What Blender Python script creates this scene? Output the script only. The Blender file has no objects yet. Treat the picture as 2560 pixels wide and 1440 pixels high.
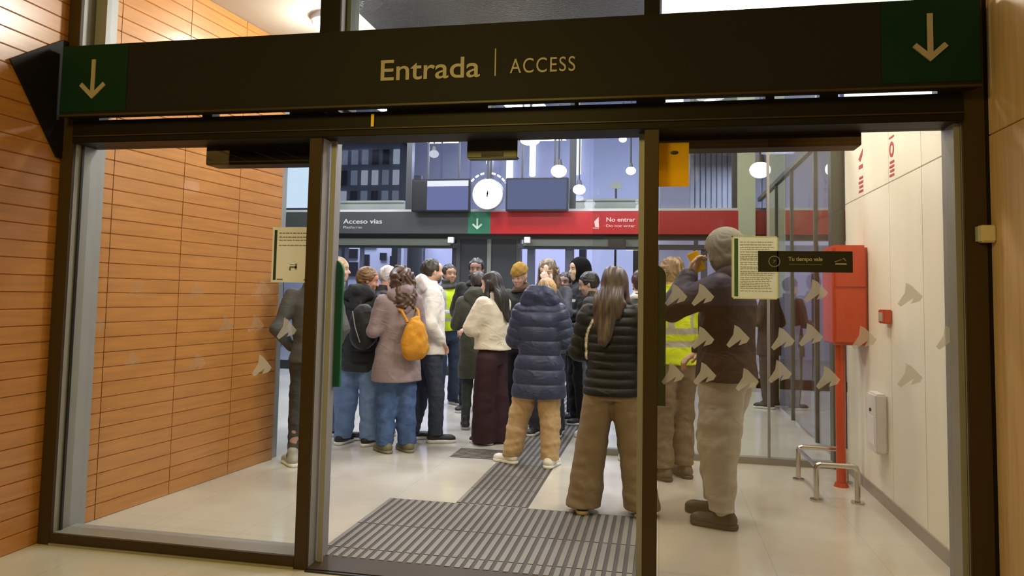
import bpy, bmesh, math, random
import numpy as np
from mathutils import Vector, Matrix
random.seed(7)
R_ = math.radians
SC = bpy.context.scene
COL = SC.collection

# ---------------------------------------------------------------- camera, exposure, world
F_PX = 1850.0
CAM_YAW, CAM_PITCH, CAM_ROLL = R_(-11.38), R_(-3.9), R_(1.1)
CAM_H = 1.42
def cam_rows():
    a, b, c = CAM_YAW, CAM_PITCH, CAM_ROLL
    Ry = Matrix(((math.cos(a), -math.sin(a), 0), (math.sin(a), math.cos(a), 0), (0, 0, 1)))
    B = Matrix(((1, 0, 0), (0, 0, -1), (0, 1, 0)))
    P = Matrix(((1, 0, 0), (0, math.cos(b), -math.sin(b)), (0, math.sin(b), math.cos(b))))
    Q = Matrix(((math.cos(c), -math.sin(c), 0), (math.sin(c), math.cos(c), 0), (0, 0, 1)))
    return Q @ P @ B @ Ry
_m = cam_rows()
_rot = Matrix((_m[0], -_m[1], -_m[2])).transposed()
cd = bpy.data.cameras.new('camera'); cam = bpy.data.objects.new('camera', cd); COL.objects.link(cam)
cam.matrix_world = Matrix.Translation((0, 0, CAM_H)) @ _rot.to_4x4()
cd.sensor_width = 36; cd.lens = F_PX / 2560 * 36; cd.shift_y = (612 - 720) / 2560
cd.clip_start = 0.05; cd.clip_end = 300
SC.camera = cam
SC.view_settings.view_transform = 'Standard'; SC.view_settings.look = 'None'
SC.view_settings.gamma = 1; SC.view_settings.exposure = 0.22
try: SC.view_settings.use_curve_mapping = False
except Exception: pass
w = bpy.data.worlds.new('night'); SC.world = w; w.use_nodes = True
w.node_tree.nodes['Background'].inputs[0].default_value = (0.10, 0.11, 0.155, 1)
w.node_tree.nodes['Background'].inputs[1].default_value = 1.0

def area(name, loc, size, power, col, rot=(0, 0, 0), sy=None):
    l = bpy.data.lights.new(name, 'AREA'); l.energy = power; l.color = col; l.size = size
    if sy: l.shape = 'RECTANGLE'; l.size_y = sy
    o = bpy.data.objects.new(name, l); COL.objects.link(o); o.location = loc; o.rotation_euler = rot
    return o
def point(name, loc, r, power, col):
    l = bpy.data.lights.new(name, 'POINT'); l.energy = power; l.color = col; l.shadow_soft_size = r
    o = bpy.data.objects.new(name, l); COL.objects.link(o); o.location = loc; return o
WARM = (1.0, 0.77, 0.19); NEUT = (1.0, 0.94, 0.84); COOL = (0.80, 0.87, 1.0); LILAC = (0.72, 0.74, 1.0)
# vestibule ceiling lamps
LOBBY = ((-1.9, 4.45, 74), (0.35, 4.6, 86), (-2.55, 5.3, 32), (0.5, 5.9, 74))
for lx, ly, p in LOBBY:
    point('vestibule_lamp_light', (lx, ly, 3.38), 0.11, p, NEUT)
# hall lamps
for lx in (-5.2, -2.6, 0.0):
    for ly in (8.2, 10.8):
        area('hall_lamp_light', (lx, ly, 5.1), 0.8, 95, (0.93, 0.95, 1.0))
# platform lamps beyond the far doors
for lx in (-7, -2.5, 2):
    area('platform_lamp_light', (lx, 16.0, 4.6), 1.6, 210, LILAC)
# warm lamps over the pavement outside, behind and beside the camera
area('porch_lamp_light', (-1.8, -0.6, 3.6), 0.9, 82, WARM, (R_(32), 0, 0))
area('porch_lamp_light', (-0.9, 1.4, 2.9), 0.5, 10, WARM, (R_(10), 0, 0))
# unseen fill light added to brighten the wall behind the platform
area('platform_added_fill', (0, 19.6, 3.1), 10.0, 650, LILAC, (R_(125), 0, 0), 0.5)

# ---------------------------------------------------------------- materials
MATS = {}
def nodes_of(m): return m.node_tree.nodes, m.node_tree.links
def mat(name, col, rough=0.5, metal=0.0, spec=0.5, bump=0.0, bscale=60.0, var=0.0, vscale=8.0, stretch=(1, 1, 1), emit=None, es=1.0, sheen=0.0, coat=0.0):
    if name in MATS: return MATS[name]
    m = bpy.data.materials.new(name); m.use_nodes = True; MATS[name] = m
    N, L = nodes_of(m); b = N['Principled BSDF']
    b.inputs['Base Color'].default_value = (*col, 1); b.inputs['Roughness'].default_value = rough
    b.inputs['Metallic'].default_value = metal; b.inputs['Specular IOR Level'].default_value = spec
    if sheen: b.inputs['Sheen Weight'].default_value = sheen; b.inputs['Sheen Roughness'].default_value = 0.5
    if coat: b.inputs['Coat Weight'].default_value = coat
    if emit: b.inputs['Emission Color'].default_value = (*emit, 1); b.inputs['Emission Strength'].default_value = es
    if bump or var:
        tc = N.new('ShaderNodeTexCoord'); mp = N.new('ShaderNodeMapping'); mp.inputs['Scale'].default_value = stretch
        L.new(tc.outputs['Object'], mp.inputs['Vector'])
    if var:
        n = N.new('ShaderNodeTexNoise'); n.inputs['Scale'].default_value = vscale; n.inputs['Detail'].default_value = 4
        L.new(mp.outputs[0], n.inputs['Vector'])
        r = N.new('ShaderNodeMapRange'); r.inputs['From Min'].default_value = 0.3; r.inputs['From Max'].default_value = 0.7
        r.inputs['To Min'].default_value = 1 - var; r.inputs['To Max'].default_value = 1 + var
        L.new(n.outputs['Fac'], r.inputs['Value'])
        mx = N.new('ShaderNodeVectorMath'); mx.operation = 'SCALE'; mx.inputs[0].default_value = col
        L.new(r.outputs[0], mx.inputs['Scale']); L.new(mx.outputs[0], b.inputs['Base Color'])
    if bump:
        n = N.new('ShaderNodeTexNoise'); n.inputs['Scale'].default_value = bscale; n.inputs['Detail'].default_value = 3
        L.new(mp.outputs[0], n.inputs['Vector'])
        bp = N.new('ShaderNodeBump'); bp.inputs['Strength'].default_value = bump; bp.inputs['Distance'].default_value = 0.01
        L.new(n.outputs['Fac'], bp.inputs['Height']); L.new(bp.outputs[0], b.inputs['Normal'])
    return m
def glass_mat(name, tint=(0.93, 0.95, 0.94), ior=1.5, refl=(1, 1, 1), rough=0.0):
    if name in MATS: return MATS[name]
    m = bpy.data.materials.new(name); m.use_nodes = True; MATS[name] = m
    N, L = nodes_of(m); N.remove(N['Principled BSDF']); out = N['Material Output']
    t = N.new('ShaderNodeBsdfTransparent'); t.inputs[0].default_value = (*tint, 1)
    g = N.new('ShaderNodeBsdfGlossy'); g.inputs['Roughness'].default_value = rough; g.inputs[0].default_value = (*refl, 1)
    f0 = ((ior - 1) / (ior + 1)) ** 2
    lw = N.new('ShaderNodeLayerWeight'); lw.inputs[0].default_value = 0.5
    pw = N.new('ShaderNodeMath'); pw.operation = 'POWER'; pw.inputs[1].default_value = 5; L.new(lw.outputs['Facing'], pw.inputs[0])
    f = N.new('ShaderNodeMath'); f.operation = 'MULTIPLY_ADD'; f.inputs[1].default_value = 1 - f0; f.inputs[2].default_value = f0; L.new(pw.outputs[0], f.inputs[0])
    x = N.new('ShaderNodeMixShader'); L.new(f.outputs[0], x.inputs[0]); L.new(t.outputs[0], x.inputs[1]); L.new(g.outputs[0], x.inputs[2])
    L.new(x.outputs[0], out.inputs[0]); return m
def frost_mat(name, col, alpha):
    m = bpy.data.materials.new(name); m.use_nodes = True; MATS[name] = m
    N, L = nodes_of(m); N.remove(N['Principled BSDF']); out = N['Material Output']
    t = N.new('ShaderNodeBsdfTransparent'); d = N.new('ShaderNodeBsdfDiffuse'); d.inputs[0].default_value = (*col, 1)
    tr = N.new('ShaderNodeBsdfTranslucent'); tr.inputs[0].default_value = (*col, 1)
    a = N.new('ShaderNodeMixShader'); a.inputs[0].default_value = 0.5; L.new(d.outputs[0], a.inputs[1]); L.new(tr.outputs[0], a.inputs[2])
    x = N.new('ShaderNodeMixShader'); x.inputs[0].default_value = alpha; L.new(t.outputs[0], x.inputs[1]); L.new(a.outputs[0], x.inputs[2])
    L.new(x.outputs[0], out.inputs[0]); return m
def emit_mat(name, col, s):
    if name in MATS: return MATS[name]
    m = bpy.data.materials.new(name); m.use_nodes = True; MATS[name] = m
    N, L = nodes_of(m); N.remove(N['Principled BSDF']); e = N.new('ShaderNodeEmission')
    e.inputs[0].default_value = (*col, 1); e.inputs[1].default_value = s; L.new(e.outputs[0], N['Material Output'].inputs[0]); return m

M_BRONZE = mat('bronze metal', (0.046, 0.028, 0.013), 0.42, 0.1, spec=0.25, bump=0.03, bscale=200)
M_BRONZE_D = mat('dark sign shadow', (0.010, 0.008, 0.007), 0.5, 0.1, spec=0.15)
M_STEELGREY = mat('grey aluminium', (0.27, 0.265, 0.27), 0.4, 0.15, bump=0.02, bscale=90)
M_GREENGREY = mat('green grey steel', (0.075, 0.09, 0.08), 0.4, 0.3)
M_CHROME = mat('brushed stainless', (0.62, 0.60, 0.55), 0.22, 1.0)
M_WOOD = mat('orange wood plank', (0.45, 0.190, 0.050), 0.30, var=0.13, vscale=3.0, stretch=(1, 1, 12), bump=0.03, bscale=30, spec=0.8, coat=0.25)
M_GAP = mat('plank gap', (0.03, 0.015, 0.006), 0.9)
M_LWOOD = mat('light wood panel', (0.60, 0.41, 0.25), 0.5, var=0.10, vscale=4.0, stretch=(10, 10, 0.7), bump=0.03, bscale=40)
M_WHITE = mat('cream wall panel', (0.84, 0.82, 0.73), 0.4, var=0.03, vscale=2.0, stretch=(3, 3, .3))
M_LINE = mat('panel seam', (0.25, 0.23, 0.19), 0.8)
M_BASE = mat('grey baseboard', (0.30, 0.27, 0.23), 0.35)
M_CEIL = mat('grey beige ceiling', (0.52, 0.48, 0.42), 0.5, bump=0.05, bscale=8)
M_CEILD = mat('dark glossy ceiling', (0.03, 0.03, 0.035), 0.18, bump=0.9, bscale=55)
M_GLASS = glass_mat('clear glass')
M_GLASSR = glass_mat('haze tinted door glass', (0.80, 0.775, 0.72), 1.65, (1, 0.85, 0.65))  # warm dim tint stands in for the reflected haze on the right pane
M_GLASSF = glass_mat('far door glass', (0.85, 0.88, 0.92), 1.5)
M_BLACK = mat('black plastic', (0.012, 0.012, 0.014), 0.35)
M_BSIGN = mat('dark brown sign face', (0.014, 0.0125, 0.0145), 0.6, spec=0.12)
M_GSIGN = mat('dark green sign face', (0.003, 0.024, 0.013), 0.6, spec=0.12)
M_GLIT = mat('green sign face', (0.02, 0.13, 0.07), 0.4)
M_RSIGN = mat('red sign face', (0.33, 0.006, 0.008), 0.4, emit=(0.42, 0.008, 0.01), es=0.03)
M_LETTER = mat('warm grey lettering', (0.33, 0.285, 0.25), 0.5)
M_LETTERW = mat('white lettering', (0.8, 0.8, 0.76), 0.5)
def paper(name, col):
    m = bpy.data.materials.new(name); m.use_nodes = True; MATS[name] = m
    N, L = nodes_of(m); b = N['Principled BSDF']; b.inputs['Base Color'].default_value = (*col, 1); b.inputs['Roughness'].default_value = .7
    t = N.new('ShaderNodeBsdfTranslucent'); t.inputs[0].default_value = (*col, 1); x = N.new('ShaderNodeMixShader'); x.inputs[0].default_value = .6
    L.new(b.outputs[0], x.inputs[1]); L.new(t.outputs[0], x.inputs[2]); L.new(x.outputs[0], N['Material Output'].inputs[0]); return m
M_PAPER = paper('white paper', (0.80, 0.80, 0.72))
M_INK = mat('grey ink', (0.16, 0.17, 0.16), 0.7)
M_PINK = mat('dark red ink', (0.45, 0.05, 0.08), 0.6)
M_YEL = mat('yellow card', (0.85, 0.55, 0.01), 0.5)
M_GREENB = mat('green board', (0.008, 0.11, 0.05), 0.4)
M_REDM = mat('red enamel', (0.50, 0.050, 0.018), 0.3, coat=0.2)
M_REDS = mat('pink lit red enamel', (0.62, 0.12, 0.11), 0.35)
M_FROST = frost_mat('frosted sticker', (0.62, 0.60, 0.56), 0.40)
M_MAT = mat('grey tactile grille', (0.20, 0.185, 0.165), 0.55, 0.2)
M_MATD = mat('dark grille slot', (0.065, 0.060, 0.058), 0.8)
M_LAMP = emit_mat('lamp glow', (1, 0.97, 0.9), 9)
M_LAMPC = emit_mat('cool lamp glow', (0.86, 0.9, 1), 5)

def floor_mat():
    m = bpy.data.materials.new('polished cream floor'); m.use_nodes = True; N, L = nodes_of(m); b = N['Principled BSDF']
    tc = N.new('ShaderNodeTexCoord')
    n1 = N.new('ShaderNodeTexNoise'); n1.inputs['Scale'].default_value = 1.1; n1.inputs['Detail'].default_value = 5
    n2 = N.new('ShaderNodeTexNoise'); n2.inputs['Scale'].default_value = 90
    L.new(tc.outputs['Object'], n1.inputs['Vector']); L.new(tc.outputs['Object'], n2.inputs['Vector'])
    cr = N.new('ShaderNodeValToRGB'); cr.color_ramp.elements[0].color = (0.50, 0.47, 0.42, 1); cr.color_ramp.elements[1].color = (0.66, 0.63, 0.56, 1)
    cr.color_ramp.elements[0].position = 0.3; cr.color_ramp.elements[1].position = 0.7
    mx = N.new('ShaderNodeMix'); mx.data_type = 'FLOAT'; mx.inputs[0].default_value = 0.12
    L.new(n1.outputs['Fac'], mx.inputs[2]); L.new(n2.outputs['Fac'], mx.inputs[3]); L.new(mx.outputs[0], cr.inputs[0])
    br = N.new('ShaderNodeTexBrick'); br.offset = 0; br.inputs['Scale'].default_value = 1.0
    br.inputs['Brick Width'].default_value = 0.6; br.inputs['Row Height'].default_value = 0.6; br.inputs['Mortar Size'].default_value = 0.002
    br.inputs['Mortar'].default_value = (0.80, 0.80, 0.80, 1); br.inputs['Color1'].default_value = (1, 1, 1, 1); br.inputs['Color2'].default_value = (0.97, 0.97, 0.97, 1)
    L.new(tc.outputs['Object'], br.inputs['Vector'])
    mm = N.new('ShaderNodeMix'); mm.data_type = 'RGBA'; mm.blend_type = 'MULTIPLY'; mm.inputs[0].default_value = 1
    L.new(cr.outputs[0], mm.inputs[6]); L.new(br.outputs['Color'], mm.inputs[7]); L.new(mm.outputs[2], b.inputs['Base Color'])
    b.inputs['Roughness'].default_value = 0.13; b.inputs['Specular IOR Level'].default_value = 0.6
    bp = N.new('ShaderNodeBump'); bp.inputs['Strength'].default_value = 0.04; bp.inputs['Distance'].default_value = 0.02
    L.new(n1.outputs['Fac'], bp.inputs['Height']); L.new(bp.outputs[0], b.inputs['Normal'])
    return m
M_FLOOR = floor_mat()

# ---------------------------------------------------------------- mesh helpers
def link(name, me, parent=None):
    o = bpy.data.objects.new(name, me); COL.objects.link(o)
    if parent is not None: o.parent = parent
    return o
def tag(o, label=None, cat=None, group=None, kind=None):
    if label: o['label'] = label
    if cat: o['category'] = cat
    if group: o['group'] = group
    if kind: o['kind'] = kind
    return o
def empty(name, loc, rz=0, label=None, cat=None, group=None, kind=None):
    o = bpy.data.objects.new(name, None); COL.objects.link(o); o.location = loc; o.rotation_euler = (0, 0, rz)
    o.empty_display_size = 0.1
    return tag(o, label, cat, group, kind)
class MB:
    """collects shapes, builds ONE mesh object"""
    def __init__(s): s.bm = bmesh.new()
    def box(s, x0, x1, y0, y1, z0, z1, bev=0):
        r = bmesh.ops.create_cube(s.bm, size=1); vs = r['verts']
        for v in vs: v.co = Vector(((x0 + x1) / 2 + v.co.x * (x1 - x0), (y0 + y1) / 2 + v.co.y * (y1 - y0), (z0 + z1) / 2 + v.co.z * (z1 - z0)))
        if bev:
            es = list({e for v in vs for e in v.link_edges})
            bmesh.ops.bevel(s.bm, geom=es, offset=bev, segments=2, affect='EDGES')
        return s
    def cyl(s, a, b, r0, r1=None, seg=16):
        a = Vector(a); b = Vector(b); r1 = r0 if r1 is None else r1
        d = b - a; q = d.to_track_quat('Z', 'Y').to_matrix().to_4x4()
        bmesh.ops.create_cone(s.bm, cap_ends=True, segments=seg, radius1=r0, radius2=r1, depth=d.length, matrix=Matrix.Translation((a + b) / 2) @ q)
        return s
    def sph(s, c, r, seg=16, sc=(1, 1, 1)):
        bmesh.ops.create_uvsphere(s.bm, u_segments=seg, v_segments=seg // 2 + 2, radius=r, matrix=Matrix.Translation(c) @ Matrix.Diagonal((*sc, 1)))
        return s
    def poly(s, pts, n, t):
        """flat polygon given by 3D points, extruded by t along n"""
        n = Vector(n).normalized()
        a = [s.bm.verts.new(Vector(p)) for p in pts]; b = [s.bm.verts.new(Vector(p) + n * t) for p in pts]
        s.bm.faces.new(a); s.bm.faces.new(list(reversed(b)))
        for i in range(len(a)):
            j = (i + 1) % len(a); s.bm.faces.new((a[j], a[i], b[i], b[j]))
        return s
    def tube(s, pts, r, seg=12):
        for i in range(len(pts) - 1): s.cyl(pts[i], pts[i + 1], r, seg=seg)
        for p in pts[1:-1]: s.sph(p, r, 12)
        return s
    def build(s, name, m, parent=None, smooth=False, off=None):
        bmesh.ops.recalc_face_normals(s.bm, faces=s.bm.faces)
        me = bpy.data.meshes.new(name)
        if off is not None: bmesh.ops.translate(s.bm, verts=s.bm.verts, vec=-Vector(off))
        s.bm.to_mesh(me); s.bm.free(); me.materials.append(m)
        if smooth:
            me.shade_smooth()
            try: me.set_sharp_from_angle(angle=R_(40))
            except Exception: pass
        return link(name, me, parent)
def box(name, x0, x1, y0, y1, z0, z1, m, parent=None, bev=0): return MB().box(x0, x1, y0, y1, z0, z1, bev).build(name, m, parent, smooth=bev > 0)
def S(o): o['kind'] = 'structure'; return o
def text_mesh(name, s, size, m, parent, loc, rot, bold=0.0, sx=1.0, spacing=1.0, ext=0.002):
    cu = bpy.data.curves.new(name, 'FONT'); cu.body = s; cu.size = size; cu.offset = bold; cu.extrude = ext; cu.space_character = spacing
    t = bpy.data.objects.new(name, cu); COL.objects.link(t)
    me = bpy.data.meshes.new_from_object(t.evaluated_get(bpy.context.evaluated_depsgraph_get()))
    bpy.data.objects.remove(t); me.materials.clear(); me.materials.append(m)
    o = link(name, me, parent); o.location = loc; o.rotation_euler = rot; o.scale = (sx, 1, 1)
    return o
FACE = (R_(90), 0, 0)      # lettering that faces the street

def arrow(parent, x, y, z0, z1, w, m, th=0.02, t=0.006):
    """downward arrow mark standing in the plane y, facing -y"""
    g = MB(); h = th / 2
    g.poly([(x - h, y, z1), (x + h, y, z1), (x + h, y, z0 + th * .9), (x, y, z0 + th * .2), (x - h, y, z0 + th * .9)], (0, -1, 0), t)
    for s in (-1, 1):
        a = Vector((x, y, z0)); b = Vector((x + s * w / 2, y, z0 + w * .46)); d = (b - a).normalized(); tt = t * (1.1 if s > 0 else 1.3); n = Vector((-d.z, 0, d.x)) * th * .5 * s
        g.poly([a, b - n * 0, b + n * 2, a + n * 2], (0, -1, 0), tt)
    return g.build('arrow', m, parent)
_W = Matrix((_m[0], _m[1], _m[2])).transposed()
def at(px, py, Y):
    r = _W @ Vector(((px - 1280) / F_PX, (py - 612) / F_PX, 1)); t = Y / r.y
    return Vector((r.x * t, Y, CAM_H + r.z * t))
Y0 = 3.6; YB = 3.79
# ---------------------------------------------------------------- floor, ceilings, walls
S(box('floor', -12, 6, -4, 14.2, -0.12, 0, M_FLOOR))
S(box('ground', -60, 40, 14.2, 90, -0.3, -0.02, mat('asphalt', (0.10, 0.10, 0.11), 0.8)))
def wx(y): return -3.402 + (y - 3.841) * 0.0974
def plank_wall(name, x_of, ya, yb, z0, z1, seams, pitch=0.0925):
    bm = bmesh.new(); D = 0.006
    ys = [ya] + seams + [yb]
    for i in range(len(ys) - 1):
        a, b = ys[i] + (0.003 if i else 0), ys[i + 1] - (0.003 if i < len(ys) - 2 else 0)
        z = z0
        while z < z1 - 0.001:
            zt = min(z + pitch, z1); g = 0.0045
            prof = [(-D * 3, z), (-D, z), (0, z + g), (0, zt - g), (-D, zt - 0.001), (-D * 3, zt - 0.001)]
            A = [bm.verts.new((x_of(a) + p[0], a, p[1])) for p in prof]; B = [bm.verts.new((x_of(b) + p[0], b, p[1])) for p in prof]
            for k in range(5): bm.faces.new((A[k], A[k + 1], B[k + 1], B[k]))
            bm.faces.new(A); bm.faces.new(list(reversed(B))); z = zt
    bmesh.ops.recalc_face_normals(bm, faces=bm.faces)
    me = bpy.data.meshes.new(name); bm.to_mesh(me); bm.free(); me.materials.append(M_WOOD)
    o = link(name, me); S(o)
    g = MB(); g.poly([(x_of(ya) - .02, ya, z0), (x_of(yb) - .02, yb, z0), (x_of(yb) - .02, yb, z1), (x_of(ya) - .02, ya, z1)], (-1, 0, 0), 0.15)
    g.build('backing', M_GAP, o)
    return o
plank_wall('wall_left', wx, YB + .01, 5.84, 0, 3.575, [4.04, 4.655, 5.27])
plank_wall('wall_left_outside', lambda y: -3.375, -3.0, Y0 + .02, 0, 4.1, [2.2, 0.6, -1.0])
# right: cream panel wall inside
XR = 1.55
g = MB()
for (a, b) in ((YB, 4.848), (4.854, 5.50), (5.506, 6.158), (6.164, 6.74)):
    for (z0, z1) in ((0.0, 2.246), (2.252, 3.575)): g.box(XR, XR + .03, a, b, z0, z1, 0.0015)
o = S(g.build('wall_right', M_WHITE)); box('backing', XR + .025, XR + .2, YB, 6.74, 0, 3.575, M_LINE, o)
S(box('baseboard_right', XR - .012, XR, YB, 6.74, 0, 0.085, M_BASE))
# right: light wood panels outside
g = MB()
for (z0, z1) in ((0, 2.168), (2.173, 4.1)):
    for (a, b) in ((1.2, Y0 + .02), (-1.0, 1.195), (-3, -1.005)): g.box(1.43, 1.46, a, b, z0, z1, 0.0015)
o = S(g.build('wall_right_outside', M_LWOOD)); box('backing', 1.455, 1.6, -3, Y0, 0, 4.1, M_GAP, o)
S(box('wall_behind_camera', -3.6, 1.7, -3.2, -3.0, 0, 4.1, M_LWOOD))
S(box('ceiling_outside', -3.6, 1.7, -3.2, 3.75, 4.1, 4.2, mat('brown soffit', (0.16, 0.10, 0.06), 0.6)))
# vestibule ceiling: beige at the sides, dark glossy panel between
S(box('ceiling', -3.7, -2.3, Y0, 6.9, 3.575, 3.66, M_CEIL)); 
S(box('ceiling_centre', -2.3, 0.0, Y0, 6.9, 3.575, 3.66, M_CEILD))
S(box('ceiling_right', 0.0, 1.8, Y0, 6.9, 3.575, 3.66, mat('white ceiling', (0.8, 0.78, 0.7), 0.5)))
# hall shell
M_HW = mat('hall grey wall', (0.22, 0.23, 0.25), 0.5)
S(box('wall_hall_left', -8.6, -8.4, 5.9, 12.6, 0, 6, M_HW))
S(box('wall_hall_front', -8.6, wx(5.84) - .02, 5.84, 5.95, 0, 6, M_HW))
S(box('wall_hall_right', 4.2, 4.4, 6.9, 12.6, 0, 6, mat('hall dark wall', (0.07, 0.085, 0.09), 0.5)))
S(box('wall_hall_corner', XR + .2, 4.4, 6.74, 6.9, 0, 6, M_HW))
S(box('wall_over_vestibule', -8.6, 4.4, 6.86, 6.9, 3.66, 6, M_HW))
S(box('ceiling_hall', -8.6, 4.4, 5.8, 12.9, 5.6, 5.8, mat('hall ceiling', (0.20, 0.22, 0.27), 0.4)))

# ---------------------------------------------------------------- entrance facade
def fr(name, x0, x1, z0, z1, parent, m=None, y0=Y0, y1=YB, m2=None):
    if z1 - z0 > 1: y1 = YB + .065
    o = box(name, x0, x1, y0, y0 + .022, z0, z1, m or M_BRONZE, parent, 0.002)
    b = box('reveal', x0 + .002, x1 - .002, y0 + .024, y1, z0, z1, m2 or M_STEELGREY, o)
    return o
def chevron(g, x, z, w=0.062, y=YB - .058, flip=False):
    h = w
    outer = [(-.30, 1.05), (.10, .85), (1.0, -.10), (.75, -.50), (.05, -.75), (.30, -.20), (-.75, -1.0), (-1.0, -.75), (-.40, .20)]
    g.poly([(x + p[0] * w, y, z + p[1] * h) for p in outer][::1], (0, -1, 0), 0.0012)
W1 = empty('window_1', (0, 0, 0), kind='structure')
fr('side_post', -3.37, -3.29, 0, 4.08, W1)
fr('bottom_rail', -3.29, -1.832, 0.0, 0.062, W1)
box('bead', -3.29, -1.832, 3.592, 3.6, 0.0, 0.012, M_STEELGREY, W1)
box('bead', -3.288, -3.278, 3.66, 3.675, 0.06, 2.236, M_BLACK, W1)
box('glass', -3.29, -1.832, YB - .055, YB - .047, 0.06, 2.236, M_GLASS, W1)
g = MB()
for px, py in ((340, 720), (490, 727), (655, 722), (565, 812), (245, 812), (640, 810), (495, 905), (330, 900)):
    p = at(px, py, YB - .058); chevron(g, p.x, p.z, .05)
fg = frost_mat('faint frosted sticker', (0.50, 0.45, 0.42), 0.16)
g.build('glass_sticker', fg, W1)
g = MB()
for px, py in ((717, 822), (655, 915)): p = at(px, py, YB - .058); chevron(g, p.x, p.z, .058)
g.build('glass_sticker', M_FROST, W1)
W2 = empty('window_2', (0, 0, 0), kind='structure')
fr('side_post', 1.325, 1.415, 0, 4.08, W2)
box('filler', 1.413, 1.47, 3.602, 3.70, 0, 4.08, M_BRONZE_D, W2)
box('edge_strip', 1.30, 1.325, 3.64, YB, 0.0, 2.24, M_STEELGREY, W2)
fr('bottom_rail', -0.01, 1.325, 0.0, 0.062, W2)
box('glass', -0.008, 1.325, YB - .055, YB - .047, 0.06, 2.236, M_GLASSR, W2)
g = MB()
for px, py in ((1757, 738), (1690, 738), (2275, 738), (2040, 728), (1757, 845), (1845, 842), (1957, 848), (2027, 838), (2160, 845), (2372, 845), (1682, 935), (1762, 935), (1868, 950), (1950, 930), (2070, 945), (2275, 940)):
    p = at(px, py, YB - .058); chevron(g, p.x, p.z, .054)
g.build('glass_sticker', M_FROST, W2)
D1 = empty('door_1', (0, 0, 0), kind='structure')
fr('mullion', -1.832, -1.762, 0, 2.38, D1); fr('mullion', -0.079, -0.010, 0, 2.38, D1)
box('header', -3.29, 1.325, Y0 - .012, YB, 2.236, 2.363, M_BRONZE_D, D1, 0.003)
box('header_lip', -3.29, 1.325, Y0 - .02, Y0 - .012, 2.27, 2.276, M_BRONZE, D1)
box('threshold', -1.762, -0.079, Y0, YB, 0.001, 0.012, M_BRONZE, D1)
box('floor_track', -1.762, -0.079, Y0 - .02, Y0, 0.001, 0.008, M_BLACK, D1)
for (x0, x1) in ((-1.754, -1.725), (-0.108, -0.079)):
    box('brush_strip', x0, x1, 3.70, 3.715, 0.01, 2.236, M_STEELGREY, D1)
# transom glazing above the sign
W3 = empty('window_3', (0, 0, 0), kind='structure')
fr('mullion', -1.80, -1.685, 2.38, 4.08, W3, M_BRONZE_D)
fr('mullion', -0.085, -0.01, 2.38, 4.08, W3, M_BRONZE_D)
box('inner_stile', -1.685, -1.66, 3.68, YB, 2.4, 3.6, M_GREENGREY, W3)
box('inner_stile', -3.278, -3.205, 3.70, YB, 2.42, 4.0, M_STEELGREY, W3)
box('glass', -3.29, 1.325, YB - .06, YB - .052, 2.363, 3.9, M_GLASS, W3)
for i, (x0, x1) in enumerate(((-3.29, -3.12), (-2.47, -2.41), (-1.95, -1.80), (-1.40, -.86), (-.42, -.40), (-.12, .02), (0.48, 0.52), (0.72, 0.80), (1.22, 1.325))):
    box('packer', x0, x1, Y0 - .01, 3.66, 2.363, 2.41, M_BLACK, W3)
# door operators behind the panes, door sensor
def operator(x0, x1, z0, z1, lab):
    t = empty('door_operator', ((x0 + x1) / 2, 3.86, z0), label=lab, cat='door operator')
    MB().box(x0, x1, YB + .005, 3.93, z0, z1, .004).build('housing', M_BRONZE_D, t, off=t.location)
    MB().box(x0 + .01, x1 - .01, YB + .002, YB + .006, z0 + .012, z0 + .02).build('groove', M_BRONZE, t, off=t.location)
operator(-2.575, -1.83, 2.135, 2.32, 'dark sliding door operator box behind the top of the left pane')
operator(-0.012, 0.95, 2.175, 2.32, 'dark sliding door operator box behind the top of the right pane')
t = empty('door_sensor', (-0.88, 3.84, 2.14), label='black motion sensor under the header of the open doorway', cat='sensor')
MB().box(-1.02, -.745, YB + .004, 3.87, 2.145, 2.25, .006).build('housing', M_BLACK, t, off=t.location)
MB().box(-.94, -.82, YB, YB + .006, 2.155, 2.18).build('lens', mat('sensor lens', (0.02, 0.01, 0.03), 0.1), t, off=t.location)
# green boards at the door edges
def green(x0, x1, z0, z1, y, lab):
    g = MB(); n = 10; r = (x1 - x0) * .8
    pts = [(x0, y, z0), (x1, y, z0)] + [(x1 - r + r * math.cos(a), y, z1 - r + r * math.sin(a)) for a in [i / n * math.pi / 2 for i in range(n + 1)]] + [(x0, y, z1)]
    g.poly(pts, (0, 1, 0), .02)
    return tag(g.build('edge_board', M_GREENB), lab, 'panel', 'green boards at the door edges')
green(-1.81, -1.725, 0.90, 1.60, 3.84, 'green board beside the left mullion of the doorway')
green(-0.05, 0.028, 0.88, 1.59, 3.84, 'green board with rounded top beside the right mullion of the doorway')

# ---------------------------------------------------------------- entrance sign
YS = 3.5
SG = empty('entrance_sign', (-1.0, YS, 2.40), label='long dark brown entrance sign over the doors with a green panel at each end', cat='sign')
def sg(name, x0, x1, y0, y1, z0, z1, m, bev=0): return MB().box(x0, x1, y0, y1, z0, z1, bev).build(name, m, SG, off=SG.location)
sl, sr = at(148, 290, YS).x, at(2455, 200, YS).x
zb = at(145, 290, YS).z; zt = at(850, 78, YS).z
sg('sign_body', sl, sr, YS, Y0 - .02, zb, zt, M_BSIGN, 0.003)
gl = at(318, 200, YS).x; gr = at(2203, 100, YS).x
o = sg('green_panel', sl + .004, gl, YS - .003, YS, zb + .02, zt - .004, M_GSIGN); o['label'] = 'dark green left end panel'
o = sg('green_panel', gr, sr - .004, YS - .003, YS, zb + .02, zt - .004, M_GSIGN); o['label'] = 'dark green right end panel'
sg('bottom_trim', sl, sr, YS - .008, YS + .01, zb - .006, zb + .004, M_BRONZE)
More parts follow.
